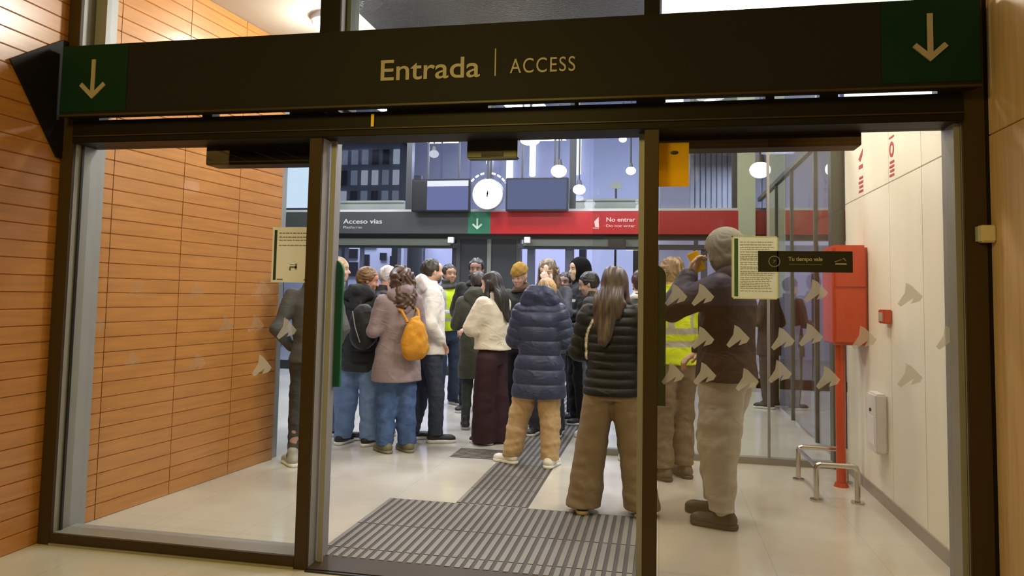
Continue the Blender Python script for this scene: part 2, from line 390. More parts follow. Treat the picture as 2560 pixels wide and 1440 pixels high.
for (px, p0, p1, wl, wr) in ((232, 150, 248, 192, 270), (2325, 35, 155, 2272, 2382)):
    a0 = at(px, p1, YS); a1 = at(px, p0, YS); ww = at(wr, p1 - 50, YS).x - at(wl, p1 - 50, YS).x
    ar = arrow(None, a0.x - SG.location.x, -.004, a0.z - SG.location.z, a1.z - SG.location.z, ww * .82, M_LETTER, .024); ar.parent = SG
e0 = at(952, 200, YS)
def width_of(o): return max(v.co.x for v in o.data.vertices) - min(v.co.x for v in o.data.vertices)
def stext(s, pxa, pya, pxb, pyb, ptop, bold, spacing, m=M_LETTER):
    a = at(pxa, pya, YS); b = at(pxb, pyb, YS); top = at(pxa, ptop, YS)
    t = text_mesh('lettering', s, 1.0, m, SG, (0, 0, 0), FACE, bold, 1, spacing, 0.001)
    hh = max(v.co.y for v in t.data.vertices); x0 = min(v.co.x for v in t.data.vertices); wd = width_of(t)
    capH = 0.73 if s[0] == 'E' else hh
    sy = (top.z - a.z) / capH; sx = (b.x - a.x) / wd
    t.scale = (sx, sy, 1); t.location = (a.x - SG.location.x - x0 * sx, -.004, a.z - SG.location.z)
stext('Entrada', 952, 202, 1200, 190, 149, 0.009, 1.0)
stext('ACCESS', 1275, 184, 1438, 176, 148, 0.0, 1.15)
b0 = at(1238, 190, YS); b1 = at(1237, 122, YS)
sg('divider', b0.x - .003, b0.x + .003, YS - .004, YS, b0.z, b1.z, M_LETTER)
# dark plate standing in for the shadow of the sign on the side wall
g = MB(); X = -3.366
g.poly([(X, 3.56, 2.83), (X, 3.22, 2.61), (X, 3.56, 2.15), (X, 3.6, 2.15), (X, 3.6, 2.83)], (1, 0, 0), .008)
tag(g.build('sign_shadow_plate', M_BRONZE_D), 'dark triangular plate shaped as a shadow on the plank wall at the left end of the sign', 'shadow plate')
# yellow tags of tape
p = at(932, 300, 3.58); tag(box('tape_tag', p.x - .008, p.x + .008, 3.575, 3.579, p.z - .035, p.z + .03, M_YEL), 'small yellow tape tag hanging under the sign', 'tape')
p = at(1628, 16, 3.70); tag(box('tape_tag', p.x - .02, p.x + .02, 3.70, 3.705, p.z - .05, p.z + .02, M_YEL), 'yellow tape tag above the top edge of the sign', 'tape')
# cream intercom box on the right post
t = empty('wall_sensor', (1.40, 3.57, 1.70), label='small cream box fixed to the right door post', cat='sensor box')
MB().box(1.368, 1.428, 3.545, 3.60, 1.69, 1.765, .006).build('housing', mat('cream plastic', (0.62, 0.53, 0.40), 0.4), t, off=t.location)
MB().box(1.362, 1.368, 3.555, 3.595, 1.695, 1.76).build('face_plate', M_PAPER, t, off=t.location)

# ---------------------------------------------------------------- notices on the glass
def lines(par, x0, x1, zs, y, m=M_INK, hh=.0035, jag=True):
    for z in zs:
        g = MB(); x = x0
        while x < x1:
            wd = random.uniform(.008, .03); e = min(x + wd, x1)
            g.box(x, e, y - .0008, y, z - hh / 2, z + hh / 2); x = e + .004
        g.build('print_line', m, par)
def notice(name, pa, pb, Y, mp, mb, lab, cat):
    a = at(*pa, Y); b = at(*pb, Y); x0, x1, z0, z1 = a.x, b.x, b.z, a.z
    t = empty(name, ((x0 + x1) / 2, Y, z0), label=lab, cat=cat)
    return t, x0, x1, z0, z1
def put(o, t): o.parent = t; o.matrix_parent_inverse = Matrix.Translation(-t.location); return o
YG = YB - .06
t, x0, x1, z0, z1 = notice('paper_notice', (683, 568), (772, 707), YG, 0, 0, 'white paper notice taped inside the left pane beside the mullion', 'notice')
put(box('sheet', x0, x1, YG - .002, YG, z0, z1, paper('cream paper', (0.82, 0.80, 0.72))), t)
y = YG - .002
put(box('band', x0 + .012, x0 + .028, y - .001, y, z0 + .012, z1 - .015, mat('dark green ink', (0.02, 0.04, 0.025), .7)), t)
for k, z in enumerate((z1 - .033, z1 - .055, z1 - .072, z1 - .10)):
    g = MB(); x = x0 + .04
    while x < x1 - .01: e = min(x + random.uniform(.01, .03), x1 - .008); g.box(x, e, y - .001, y, z - .0025, z + .0025); x = e + .004
    g.build('print_line', M_INK, t).matrix_parent_inverse = Matrix.Translation(-t.location)
g = MB(); cx = (x0 + x1) / 2 + .018; cz = z0 + .085
g.box(cx - .022, cx + .02, y - .001, y, cz - .006, cz + .004); g.box(cx - .024, cx - .014, y - .001, y, cz - .02, cz - .004); g.box(cx + .01, cx + .022, y - .001, y, cz - .014, cz + .018); g.box(cx - .02, cx + .005, y - .001, y, cz + .01, cz + .014)
put(g.build('pictogram', M_INK), t)
put(box('logo', x0 + .035, x0 + .07, y - .001, y, z0 + .012, z0 + .02, M_INK), t); put(box('logo', x1 - .03, x1 - .012, y - .001, y, z0 + .012, z0 + .02, M_INK), t)
t, x0, x1, z0, z1 = notice('poster', (1829, 590), (1946, 749), YG, 0, 0, 'white framed poster of small print with a green margin on the right pane', 'poster')
put(box('sheet', x0, x1, YG - .002, YG, z0, z1, paper('greenish paper', (0.86, 0.90, 0.88))), t)
put(box('band', x0 + .012, x0 + .030, y - .001, y, z0 + .012, z1 - .012, mat('green ink', (0.04, 0.13, 0.06), .7)), t)
g = MB()
for (a, b, c, d) in ((x0, x1, z1 - .006, z1), (x0, x1, z0, z0 + .006), (x0, x0 + .006, z0, z1), (x1 - .006, x1, z0, z1)): g.box(a, b, y - .004, y, c, d)
put(g.build('frame', mat('pale frame', (0.7, 0.78, 0.66), .5)), t)
g = MB(); rng = random.Random(3); z = z1 - .03
while z > z0 + .03:
    x = x0 + .04; e1 = x1 - .015 - rng.random() * .03
    while x < e1: e = min(x + rng.uniform(.005, .02), e1); g.box(x, e, y - .001, y, z - .0018, z + .0018); x = e + .003
    z -= rng.choice((.0085, .0085, .013))
put(g.build('small_print', mat('grey green ink', (0.33, 0.35, 0.28), .7)), t)
t, x0, x1, z0, z1 = notice('yellow_notice', (1645, 358), (1722, 466), YG, 0, 0, 'yellow notice with a dark oval mark at the top left of the right pane', 'notice')
put(box('sheet', x0, x1, YG - .002, YG, z0, z1, paper('yellow paper', (.92, .62, .02))), t)
g = MB(); cx = (x0 + x1) / 2 + .005; cz = z1 - .05
put(MB().sph((cx, y, cz), .02, 16, (1, .05, .5)).build('oval_mark', M_BLACK), t)
t, x0, x1, z0, z1 = notice('pictogram_strip', (1895, 627), (2132, 682), YG - .004, 0, 0, 'black horizontal sticker with clock and train marks on the right pane', 'sticker')
y = YG - .006
put(box('strip', x0, x1, y, YG - .004, z0, z1, mat('black brown film', (0.012, 0.010, 0.009), .5)), t)
cz = (z0 + z1) / 2; gm = mat('grey print', (0.30, 0.29, 0.27), .6)
g = MB(); cx = x0 + (x1 - x0) * .175; r = .027
for i in range(28):
    a0 = i / 28 * 2 * math.pi; a1 = (i + 1) / 28 * 2 * math.pi
    g.poly([(cx + r * math.cos(a0), y, cz + r * math.sin(a0)), (cx + r * math.cos(a1), y, cz + r * math.sin(a1)), (cx + (r - .0035) * math.cos(a1), y, cz + (r - .0035) * math.sin(a1)), (cx + (r - .0035) * math.cos(a0), y, cz + (r - .0035) * math.sin(a0))], (0, -1, 0), .001)
g.box(cx - .008, cx + .008, y - .001, y, cz + .004, cz + .006); g.poly([(cx - .008, y, cz - .008), (cx - .005, y, cz - .008), (cx + .006, y, cz + .004), (cx + .003, y, cz + .004)], (0, -1, 0), .001)
put(g.build('clock_mark', gm), t)
tm = text_mesh('lettering', 'Tu tiempo vale', 1.0, mat('light print', (0.5, 0.49, 0.46), .6), None, (0, 0, 0), FACE, 0.012, 1, 1, .001)
wt = width_of(tm); sx = (x1 - x0) * .36 / wt; tm.scale = (sx, sx * 1.1, 1); tm.location = (x0 + (x1 - x0) * .325, y - .001, cz + .003); put(tm, t)
put(box('fine_print', x0 + (x1 - x0) * .33, x0 + (x1 - x0) * .68, y - .001, y, cz - .016, cz - .011, mat('dim print', (0.10, 0.095, 0.085), .6)), t)
g = MB(); cx = x0 + (x1 - x0) * .875
g.box(cx - .024, cx + .026, y - .001, y, cz - .014, cz - .006); g.poly([(cx - .026, y, cz - .002), (cx + .004, y, cz + .010), (cx + .004, y, cz + .013), (cx - .028, y, cz + .001)], (0, -1, 0), .001)
g.poly([(cx + .006, y, cz + .012), (cx + .014, y, cz + .020), (cx + .026, y, cz + .004), (cx + .022, y, cz + .003), (cx + .014, y, cz + .014)], (0, -1, 0), .001)
put(g.build('train_mark', gm), t)

# ---------------------------------------------------------------- right wall fittings
def stick(ya, yb, z0, z1, lab, kind):
    t = empty('wall_sticker', (XR, (ya + yb) / 2, z0), label=lab, cat='sign')
    x = XR - .0015; g = MB(); h = z1 - z0; yc = (ya + yb) / 2; w = abs(yb - ya)
    if kind == 0:
        g.poly([(x, yc + w * .4, z1 - h * .18), (x, yc - w * .4, z1), (x, yc - w * .3, z1 - h * .14), (x, yc + w * .1, z1 - h * .26)], (-1, 0, 0), .0015)
        g.box(x - .0015, x, yc - w * .35, yc + w * .35, z1 - h * .42, z1 - h * .34)
    else:
        g.box(x - .0015, x, yc - w * .4, yc + w * .4, z1 - h * .08, z1 - h * .04)
        n = 20
        for i in range(n):
            a0, a1 = i / n * 2 * math.pi, (i + 1) / n * 2 * math.pi; f = lambda a, k: (x, yc + w * .38 * k * math.cos(a), z1 - h * .34 + h * .18 * k * math.sin(a))
            g.poly([f(a0, 1), f(a1, 1), f(a1, .6), f(a0, .6)], (-1, 0, 0), .0015)
    g.build('pictogram', M_PINK, t).matrix_parent_inverse = Matrix.Translation(-t.location)
    g = MB()
    for k in range(4): g.box(x - .0015, x, yc - w * .4, yc + w * (.4 - .1 * (k % 2)), z0 + h * (.04 + .10 * k), z0 + h * (.09 + .10 * k))
    g.build('print_line', M_PINK, t).matrix_parent_inverse = Matrix.Translation(-t.location)
stick(6.14, 6.30, 2.27, 2.62, 'small red fire pictogram above the red cabinet on the cream wall', 0)
stick(5.36, 5.49, 2.27, 2.57, 'red fire hose pictogram nearer the door on the cream wall', 1)
t = empty('fire_alarm_button', (XR - .04, 5.55, 1.28), label='small square red alarm button on the cream wall', cat='alarm')
put(MB().box(XR - .055, XR, 5.47, 5.60, 1.275, 1.37, .006).build('housing', M_REDM), t)
put(MB().box(XR - .06, XR - .055, 5.50, 5.57, 1.29, 1.35).build('push_plate', M_PAPER), t)
t = empty('dispenser', (XR - .04, 5.7, .35), label='white wall dispenser low on the cream wall beside the steel rails', cat='dispenser')
put(MB().box(XR - .08, XR, 5.60, 5.84, 0.37, 0.78, .012).build('housing', mat('white plastic', (0.72, 0.72, 0.74), .35)), t)
put(MB().box(XR - .083, XR - .08, 5.64, 5.80, 0.42, 0.62, .001).build('cover', mat('white plastic lit', (0.8, 0.8, 0.84), .3)), t)
put(MB().cyl((XR - .09, 5.72, .66), (XR - .08, 5.72, .66), .012).build('button', M_BLACK), t)
# red standpipe cabinet on its post
RC = empty('hydrant_cabinet', (1.37, 6.18, 0), label='tall red fire cabinet on a red post before the cream wall', cat='fire cabinet')
c0 = at(2080, 612, 6.05); c1 = at(2175, 865, 6.05)
put(MB().box(c0.x, XR - .003, 6.05, 6.42, c1.z, c0.z, .018).build('housing', M_REDM), RC)
put(MB().box(c0.x + .02, XR - .02, 6.04, 6.05, c1.z + .02, (c0.z + c1.z) / 2 + .04, .004).build('door', M_REDM), RC)
put(MB().box(c0.x + .02, XR - .02, 6.04, 6.05, (c0.z + c1.z) / 2 + .06, c0.z - .02, .004).build('door', M_REDM), RC)
put(MB().cyl((1.375, 6.2, 0), (1.375, 6.2, c1.z + .02), .036, seg=20).build('post', M_REDM, smooth=True), RC)
put(MB().cyl((1.375, 6.2, 0), (1.375, 6.2, .03), .055, .045, seg=20).build('foot', M_REDM, smooth=True), RC)
# stainless guard rails
def hoop(x0, x1, y, h, lab, back=None):
    t = empty('guard_rail', ((x0 + x1) / 2, y, 0), label=lab, cat='guard rail', group='steel guard rails round the red post')
    r = .019; q = .03
    put(MB().tube([(x0, y, 0), (x0, y, h - q), (x0 + q * .3, y, h - q * .3), (x0 + q, y, h), (x1 - q, y, h), (x1 - q * .3, y, h - q * .3), (x1, y, h - q), (x1, y, 0)], r).build('hoop', M_CHROME, smooth=True), t)
    for x in (x0, x1): put(MB().cyl((x, y, 0), (x, y, .012), .045, seg=20).build('foot_plate', M_CHROME, smooth=True), t)
hoop(1.10, 1.375, 5.72, .255, 'low stainless guard hoop in front of the red post')
hoop(1.085, 1.44, 6.33, .26, 'low stainless guard hoop behind the red post')
t = empty('guard_rail', (1.09, 6.0, .2), label='short stainless bar joining the two low guard hoops', cat='guard rail', group='steel guard rails round the red post')
put(MB().cyl((1.10, 5.72, .24), (1.085, 6.33, .245), .014).build('bar', M_CHROME, smooth=True), t)

# ---------------------------------------------------------------- tactile mat and path
def grille(name, quad, along, pitch, lab, cat, segs=None):
    """dark base plate with raised bars; quad = (x0,x1,y0,y1), bars run along y"""
    x0, x1, y0, y1 = quad; t = empty(name, ((x0 + x1) / 2, (y0 + y1) / 2, 0), label=lab, cat=cat)
    put(box('base', x0, x1, y0, y1, .0005, .0012, M_MATD), t)
    g = MB(); ys = segs or [y0, y1]
    for i in range(len(ys) - 1):
        x = x0 + .004
        while x < x1 - .004:
            g.box(x, min(x + pitch * .55, x1), ys[i] + .006, ys[i + 1] - .006, .0012, .005); x += pitch
    put(g.build('ribs', M_MAT), t)
    return t
grille('entrance_mat', (-1.83, -0.10, 3.82, 4.98), 'y', .052, 'wide grey ribbed mat just inside the doorway', 'mat', [3.82, 3.96, 4.40, 4.98])
def skewgrille():
    t = empty('tactile_path', (-1.1, 6, 0), label='narrow grey ribbed guide path leading from the mat into the hall', cat='guide path')
    put(box('base', -1.36, -.86, 4.99, 11.8, 0.0005, .0012, M_MATD), t)
    g = MB(); x = -1.355
    while x < -.87:
        y = 4.99
        while y < 11.8: g.box(x, x + .026, y + .004, y + .396, .0012, .005); y += .4
        x += .05
    put(g.build('ribs', M_MAT), t)
    t = empty('tactile_path', (-1.6, 6.6, 0), label='short grey branch of the guide path going left between the feet', cat='guide path')
    put(box('base', -1.80, -1.37, 6.35, 6.75, 0.0005, .0012, M_MATD), t)
    g = MB(); y = 6.36
    while y < 6.73: g.box(-1.79, -1.38, y, y + .024, .0012, .005); y += .05
    put(g.build('ribs', M_MAT), t)
skewgrille()

# ---------------------------------------------------------------- inner glass screen
D2 = empty('window_4', (0, 0, 0), kind='structure')
box('post', 1.45, 1.56, 6.80, 6.93, 0, 3.10, M_GREENGREY, D2, .003)
box('header', -3.22, 1.56, 6.80, 6.93, 2.98, 3.16, M_GREENGREY, D2, .003)
box('bottom_rail', -0.62, 1.45, 6.82, 6.90, 0, 0.055, mat('grey rail', (0.24, 0.235, 0.22), .4), D2)
box('stile', 0.925, 0.945, 6.84, 6.88, 0.05, 2.98, M_STEELGREY, D2)
box('glass', -0.62, 1.45, 6.855, 6.863, 0.05, 2.98, M_GLASS, D2)
box('transom_glass', -3.22, 1.45, 6.855, 6.863, 3.16, 3.57, M_GLASS, D2)
D3 = empty('window_5', (0, 0, 0), kind='structure')      # glazed partition running back to the far doors
box('top_rail', 1.53, 1.59, 6.93, 12.4, 3.0, 3.06, M_GREENGREY, D3)
for y in (8.0, 9.4, 10.6): box('post', 1.54, 1.58, y, y + .05, 0, 3.0, M_GREENGREY, D3)
box('glass', 1.557, 1.563, 6.93, 12.4, .02, 3.0, M_GLASSF, D3)
box('upper_glass', 1.557, 1.563, 6.93, 12.4, 3.06, 4.6, M_GLASSF, D3)
S(box('trim_column', 1.21, 1.46, 12.1, 12.36, 0, 5.6, mat('pale green column', (0.42, 0.46, 0.32), .5)))

# ---------------------------------------------------------------- far facade with platform doors
YF = 12.5
FD = empty('door_2', (0, 0, 0), kind='structure')
M_FF = mat('far frame', (0.05, 0.053, 0.055), .4, .2); M_FB = mat('far rail', (0.15, 0.165, 0.14), .4)
box('lower_header', -8.4, 4.2, YF - .10, YF + .1, 2.38, 2.48, M_FF, FD)
for (a, b) in ((845, 1133), (1312, 1612)):
    box('door_rail', at(a, 600, YF).x, at(b, 600, YF).x, YF - .16, YF - .1, 2.26, 2.38, M_FB, FD)
box('centre_panel', at(1133, 600, YF).x, at(1298, 600, YF).x, YF - .05, YF + .05, 0, 2.38, mat('dark door glass', (0.035, 0.037, 0.04), .25), FD)
for px in (1148, 1225, 1298): x = at(px, 650, YF).x; box('door_post', x - .035, x + .035, YF - .08, YF + .08, 0, 2.38, M_FF if px != 1225 else M_FB, FD)
for px, h in ((1328, .06), (1424, .07), (845, .04), (1640, .05), (1760, .05), (905, .02)):
    x = at(px, 650, YF).x; box('door_stile', x - h, x + h, YF - .06, YF + .06, 0, 2.30, mat('blue grey stile', (0.06, 0.07, 0.10), .4), FD)
box('door_head', at(1298, 620, YF).x, 1.2, YF - .09, YF + .06, 2.22, 2.30, mat('blue grey stile', (0.06, 0.07, 0.10), .4), FD)
box('door_head', -8.4, at(1148, 620, YF).x, YF - .09, YF + .06, 2.22, 2.30, M_FF, FD)
box('glass', at(1298, 650, YF).x, 1.2, YF - .01, YF, 0, 2.22, M_GLASSF, FD)
box('glass', -8.4, at(1148, 650, YF).x, YF - .01, YF, 0, 2.22, M_GLASSF, FD)
WF = empty('window_6', (0, 0, 0), kind='structure')
for px, h in ((1025, .05), (1225, .045), (1432, .05), (1838, .05), (835, .05)):
    x = at(px, 440, YF).x; box('mullion', x - h, x + h, YF - .06, YF + .08, 2.87, 5.6, M_FF, WF)
box('sill', -8.4, 4.2, YF - .1, YF + .1, 2.86, 2.90, mat('pale sill', (0.5, 0.5, 0.5), .4), WF)
box('glass', -6.05, 4.2, YF, YF + .01, 2.9, 5.6, M_GLASSF, WF)
box('window_light', -7.3, -6.12, YF, YF + .03, 2.95, 4.3, emit_mat('pale lit pane', (0.62, 0.76, 0.95), 1.0), WF)
for (a, b, y0, y1) in ((1155, 1175, 0, 0),): pass
# overhead sign band: grey half, green arrow field, red half
BS = empty('platform_sign', (-2.9, YF - .3, 2.48), label='long far sign band, grey on the left with a green arrow, red on the right', cat='sign')
YN = YF - .3; zb2 = at(1227, 584, YN).z; zt2 = at(1227, 529, YN).z
xg0 = at(1170, 560, YN).x; xg1 = at(1226, 560, YN).x
put(box('grey_panel', -8.3, xg0, YN, YN + .15, zb2, zt2, mat('dark grey face', (0.045, 0.048, 0.048), .4)), BS)
put(box('green_panel', xg0, xg1, YN, YN + .15, zb2, zt2, M_GLIT), BS)
put(box('red_panel', xg1, 4.1, YN, YN + .15, zb2, zt2, M_RSIGN), BS)
p0 = at(1193, 574, YN); p1 = at(1193, 546, YN)
put(arrow(None, p0.x, YN - .001, p0.z, p1.z, .18, mat('pale green print', (0.45, 0.62, 0.45), .5), .03), BS)
def btext(s, pa, pb, ptop, m, bold=0):
    a = at(*pa, YN); b = at(*pb, YN); top = at(pa[0], ptop, YN)
    t = text_mesh('lettering', s, 1.0, m, None, (0, 0, 0), FACE, bold, 1, 1, .002)
    hh = .73; x0 = min(v.co.x for v in t.data.vertices); sx = (b.x - a.x) / width_of(t)
    t.scale = (sx, (top.z - a.z) / hh, 1); t.location = (a.x - x0 * sx, YN - .003, a.z); put(t, BS)
mg = mat('pale grey print', (0.42, 0.43, 0.42), .5)
btext('Acceso vías', (858, 559), (955, 558), 547, mg, .012); btext('Platforms', (858, 571), (905, 571), 565, mg)
mp = mat('pale pink print', (0.85, 0.45, 0.42), .5)
btext('No entrar', (1516, 554), (1588, 553), 543, mp, .015); btext('Do not enter', (1516, 568), (1588, 567), 561, mp)
g = MB(); p = at(1490, 556, YN); r = .06
g.poly([(p.x - .01, YN, p.z - .08), (p.x + .05, YN, p.z - .08), (p.x + .04, YN, p.z + .09), (p.x - .03, YN, p.z + .01)], (0, -1, 0), .004); g.box(p.x - .05, p.x + .05, YN - .004, YN, p.z - .10, p.z - .09)
put(g.build('pictogram', mp), BS)
for px in (1127, 1318):
    p = at(px, 600, YN); tag(MB().box(p.x - .05, p.x + .05, YN - .02, YN + .05, p.z - .05, p.z + .05, .005).build('ceiling_sensor', mat('pale plastic', (0.6, 0.62, 0.6), .4)), 'small pale square sensor under the far sign band ' + ('left of centre' if px < 1200 else 'right of centre'), 'sensor', 'sensors over the far doors')
p = at(1542, 606, YN); tag(MB().box(p.x - .14, p.x + .14, YN, YN + .1, p.z - .09, p.z + .06, .01).build('door_sensor', M_BLACK), 'black motion sensor over the far right glass doors', 'sensor')
# clock
ck = at(1219, 485, YF - .5); t = empty('station_clock', ck, label='round white lit station clock between two screens', cat='clock')
def lput(o): o.parent = t; return o
ckr = .255
lput(MB().cyl((0, 0, 0), (0, .09, 0), ckr + .012, seg=48).build('case', mat('clock case', (0.2, 0.2, 0.22), .3)))
lput(MB().cyl((0, -.008, 0), (0, 0, 0), ckr, seg=48).build('dial', emit_mat('clock glow', (1, 1, .98), 1.6)))
lput(MB().box(-.008, .012, -.014, -.009, -.01, .05).build('hand', M_BLACK)); lput(MB().box(-.014, .006, -.014, -.009, -.05, .02).build('hand', M_BLACK))
lput(MB().box(-.02, .02, 0, .06, ckr, 1.2).build('hanger', M_FF))
for i in range(-3, 4):  # glowing bars stand in for reflections of the clock above its rim
    if i: a = R_(90 + i * 16); c = Vector((math.cos(a), 0, math.sin(a))) * (ckr + .10); n = Vector((-math.sin(a), 0, math.cos(a))) * .03; lput(MB().cyl(c - n, c + n, .014).build('halo_reflection', M_LAMPC))
# screens
def screen(pa, pb, lab, m, strip):
    a = at(*pa, YF - .45); b = at(*pb, YF - .45); t = empty('display_screen', ((a.x + b.x) / 2, YF - .45, b.z), label=lab, cat='screen', group='screens beside the clock')
    put(MB().box(a.x, b.x, YF - .45, YF - .37, b.z, a.z, .01).build('casing', M_BLACK), t)
    put(box('display', a.x + .03, b.x - .03, YF - .456, YF - .45, b.z + .03, a.z - .03, m), t)
    if strip:
        put(box('bright_bar', a.x + .28, b.x - .03, YF - .460, YF - .456, a.z - .13, a.z - .035, emit_mat('screen white', (.8, .84, 1), .9)), t)
        put(box('dark_side', a.x + .03, a.x + .28, YF - .460, YF - .456, b.z + .03, a.z - .035, M_BLACK), t)
    for dx in (.25, .8): put(box('hanger', a.x + dx, a.x + dx + .03, YF - .4, YF - .38, a.z, a.z + 2.3, M_FF), t)
screen((1030, 448), (1174, 529), 'black edged blue display left of the clock', emit_mat('screen blue', (.22, .25, .52), .6), True)
screen((1265, 445), (1420, 527), 'black edged blue display right of the clock', emit_mat('screen blue grey', (.17, .20, .36), .6), False)
# pendant lamps in the hall
for i, (px, py, r, Y) in enumerate(((1397, 428, .11, 10.2), (1325, 352, .13, 9.6), (1448, 474, .10, 11.6), (1577, 427, .07, 10.4), (1557, 348, .05, 9.4), (1085, 385, .07, 10.0), (1900, 425, .12, 9.0))):
    p = at(px, py, Y); t = empty('pendant_lamp', p, label=('glowing pendant lamp above the right hand screen', 'flat glowing pendant lamp high over the clock', 'small glowing pendant lamp right of the screens', 'small glowing pendant lamp beside the right mullion', 'tiny glowing pendant lamp at the top right of the doorway', 'dim pendant lamp above the left hand screen', 'glowing pendant lamp seen through the right pane')[i], cat='lamp', group='pendant lamps in the hall')
    sh = MB().sph((0, 0, 0), r, 20, (1, 1, .8 if i != 1 else .45)).build('lamp_globe', M_LAMPC if i != 5 else emit_mat('dim lamp', (.8, .85, 1), .6), smooth=True); sh.parent = t
    cp = MB().cyl((0, 0, r * .7), (0, 0, r * 1.5), r * .5, r * .3).build('cap', M_FF, smooth=True); cp.parent = t
    rd = MB().cyl((0, 0, r * 1.4), (0, 0, 5.6 - p.z), .012, seg=8).build('rod', M_FF); rd.parent = t
# hall ceiling and vestibule lamp fittings
for i, (x, y) in enumerate([(q[0], q[1]) for q in LOBBY]):
    t = empty('ceiling_lamp', (x, y, 3.55), label='round lamp on the lobby ceiling, ' + ('left and near the doors', 'right and near the doors', 'left and near the inner screen', 'right and near the inner screen')[i], cat='ceiling lamp', group='recessed lobby lamps')
    for nm, m, r, z0, z1 in (('rim', M_STEELGREY, .16, -.02, .025), ('diffuser', M_LAMP, .14, -.05, -.02)):
        o = MB().cyl((0, 0, z0), (0, 0, z1), r, seg=32).build(nm, m); o.parent = t
for i, (x, y) in enumerate([(x, y) for x in (-5.2, -2.6, 0.0) for y in (8.2, 10.8)]):
    t = empty('ceiling_lamp', (x, y, 5.5), label='square lamp on the hall ceiling, ' + ('left', 'left', 'middle', 'middle', 'right', 'right')[i] + (' and nearer the lobby' if y < 9 else ' and nearer the platform'), cat='ceiling lamp', group='square hall lamps')
    for nm, m, h, z0, z1 in (('rim', M_FF, .44, 0.0, .08), ('diffuser', M_LAMPC, .40, -.01, 0.002)):
        o = MB().box(-h, h, -h, h, z0, z1).build(nm, m); o.parent = t

# ---------------------------------------------------------------- beyond the far doors
S(box('platform_paving', -14, 8, 12.6, 24, -0.02, 0.0, mat('platform paving', (0.3, 0.3, 0.31), .5)))
S(box('wall_platform', -6.2, 4.5, 19.0, 19.2, 0, 3.4, mat('lilac white cladding', (0.66, 0.66, 0.80), .45)))
S(box('wall_platform_back', -8.3, 9, 24.0, 24.2, 0, 8, mat('blue grey cladding', (0.34, 0.35, 0.43), .6, bump=.05, bscale=1.2)))
for i, (px, pa, pb, wd) in enumerate(((1273, 385, 448, .22), (1331, 345, 440, .20), (1445, 345, 436, .2), (1222, 380, 410, .2))):  # glowing strips stand in for vertical reflections on the far windows
    a = at(px, pa, 23.8); b = at(px, pb, 23.8)
    tag(MB().box(a.x - wd / 2, a.x + wd / 2, 23.85, 23.98, b.z, a.z + 1.0, .03).build('reflection_strip', emit_mat('reflection glow', (.85, .9, 1), 1.6)), ('tall glowing reflection just right of the clock', 'tall glowing reflection above the right hand screen', 'tall glowing reflection nearest the right mullion of the far window', 'short glowing strip straight above the clock')[i], 'reflection strip', 'glowing strips standing in for reflections on the far windows')
M_BEI = mat('beige parapet', (0.62, 0.60, 0.45), .7)
for (a, b, c, d, l) in ((838, 1008, 505, 531, 'beige parapet seen through the left far window'), (1436, 1610, 500, 529, 'beige parapet seen through the right far window')):
    p = at(a, c, 13.3); q = at(b, d, 13.3); t = empty('parapet', ((p.x + q.x) / 2, 13.3, 2.3), label=l, cat='parapet', group='parapets beyond the far windows')
    put(box('wall_block', p.x, q.x, 13.3, 13.5, 2.3, p.z - .02, M_BEI), t); put(box('coping', p.x - .01, q.x + .01, 13.27, 13.53, p.z - .02, p.z + .02, M_BEI), t)
    for k in (.08, .85): xx = p.x + (q.x - p.x) * k; put(box('pier', xx, xx + .12, 13.3, 13.5, 0, 2.3, M_FF), t)
p = at(1540, 465, 13.8); t = empty('post_sign', (p.x, 13.8, 0), label='small square sign on a thin post beyond the right window', cat='sign')
put(box('plate', p.x - .10, p.x + .10, 13.78, 13.8, p.z - .05, p.z + .07, mat('cream plate', (0.7, 0.68, 0.5), .6)), t); put(box('post', p.x - .02, p.x + .02, 13.8, 13.83, 0, p.z - .05, M_FF), t)
# ribbed light cladding seen above the red band on the right
CS = empty('cladding_screen', (2.2, 18, 0), label='pale blue ribbed cladding behind the far right window', cat='cladding')
g = MB(); x = at(1725, 430, 18).x; xs = x; xe = at(1838, 430, 18).x; M_RIB = mat('pale blue ribbing', (0.55, 0.62, 0.74), .4)
while x < xe: g.box(x, x + .10, 18.0, 18.12, 3.4, 6.6, .01); x += .125
g.box(xs, xe, 18.1, 18.14, 3.4, 6.6)
put(g.build('ribbed_panel', M_RIB), CS)
for x in (xs + .1, xe - .2): put(box('post', x, x + .1, 18.14, 18.24, 0, 3.6, M_FF), CS)
# apartment block in the distance
AB = empty('apartment_block', (-18.5, 46, 0), label='grey apartment block with lit windows beyond the far left window', cat='building')
a0 = at(848, 380, 45); a1 = at(1000, 380, 45)
put(box('walls', a0.x - 5, a1.x, 45, 52, -.02, 11.2, mat('night concrete', (0.36, 0.37, 0.42), .8)), AB)
put(box('roof', a0.x - 5.2, a1.x + .2, 44.8, 52.2, 11.2, 11.5, mat('night concrete', (0.36, 0.37, 0.42), .8)), AB)
rng = random.Random(5); cols = [emit_mat('window dim', (.22, .25, .34), .5), emit_mat('window mid', (.45, .48, .58), .6), mat('window off', (0.02, 0.02, 0.03), .2)]
for r in range(6):
    for c in range(6):
        x = a0.x + .2 + c * .72; z = 3.0 + r * 1.35
        put(box('window', x, x + .42, 44.9, 45, z, z + .95, rng.choice(cols)), AB)
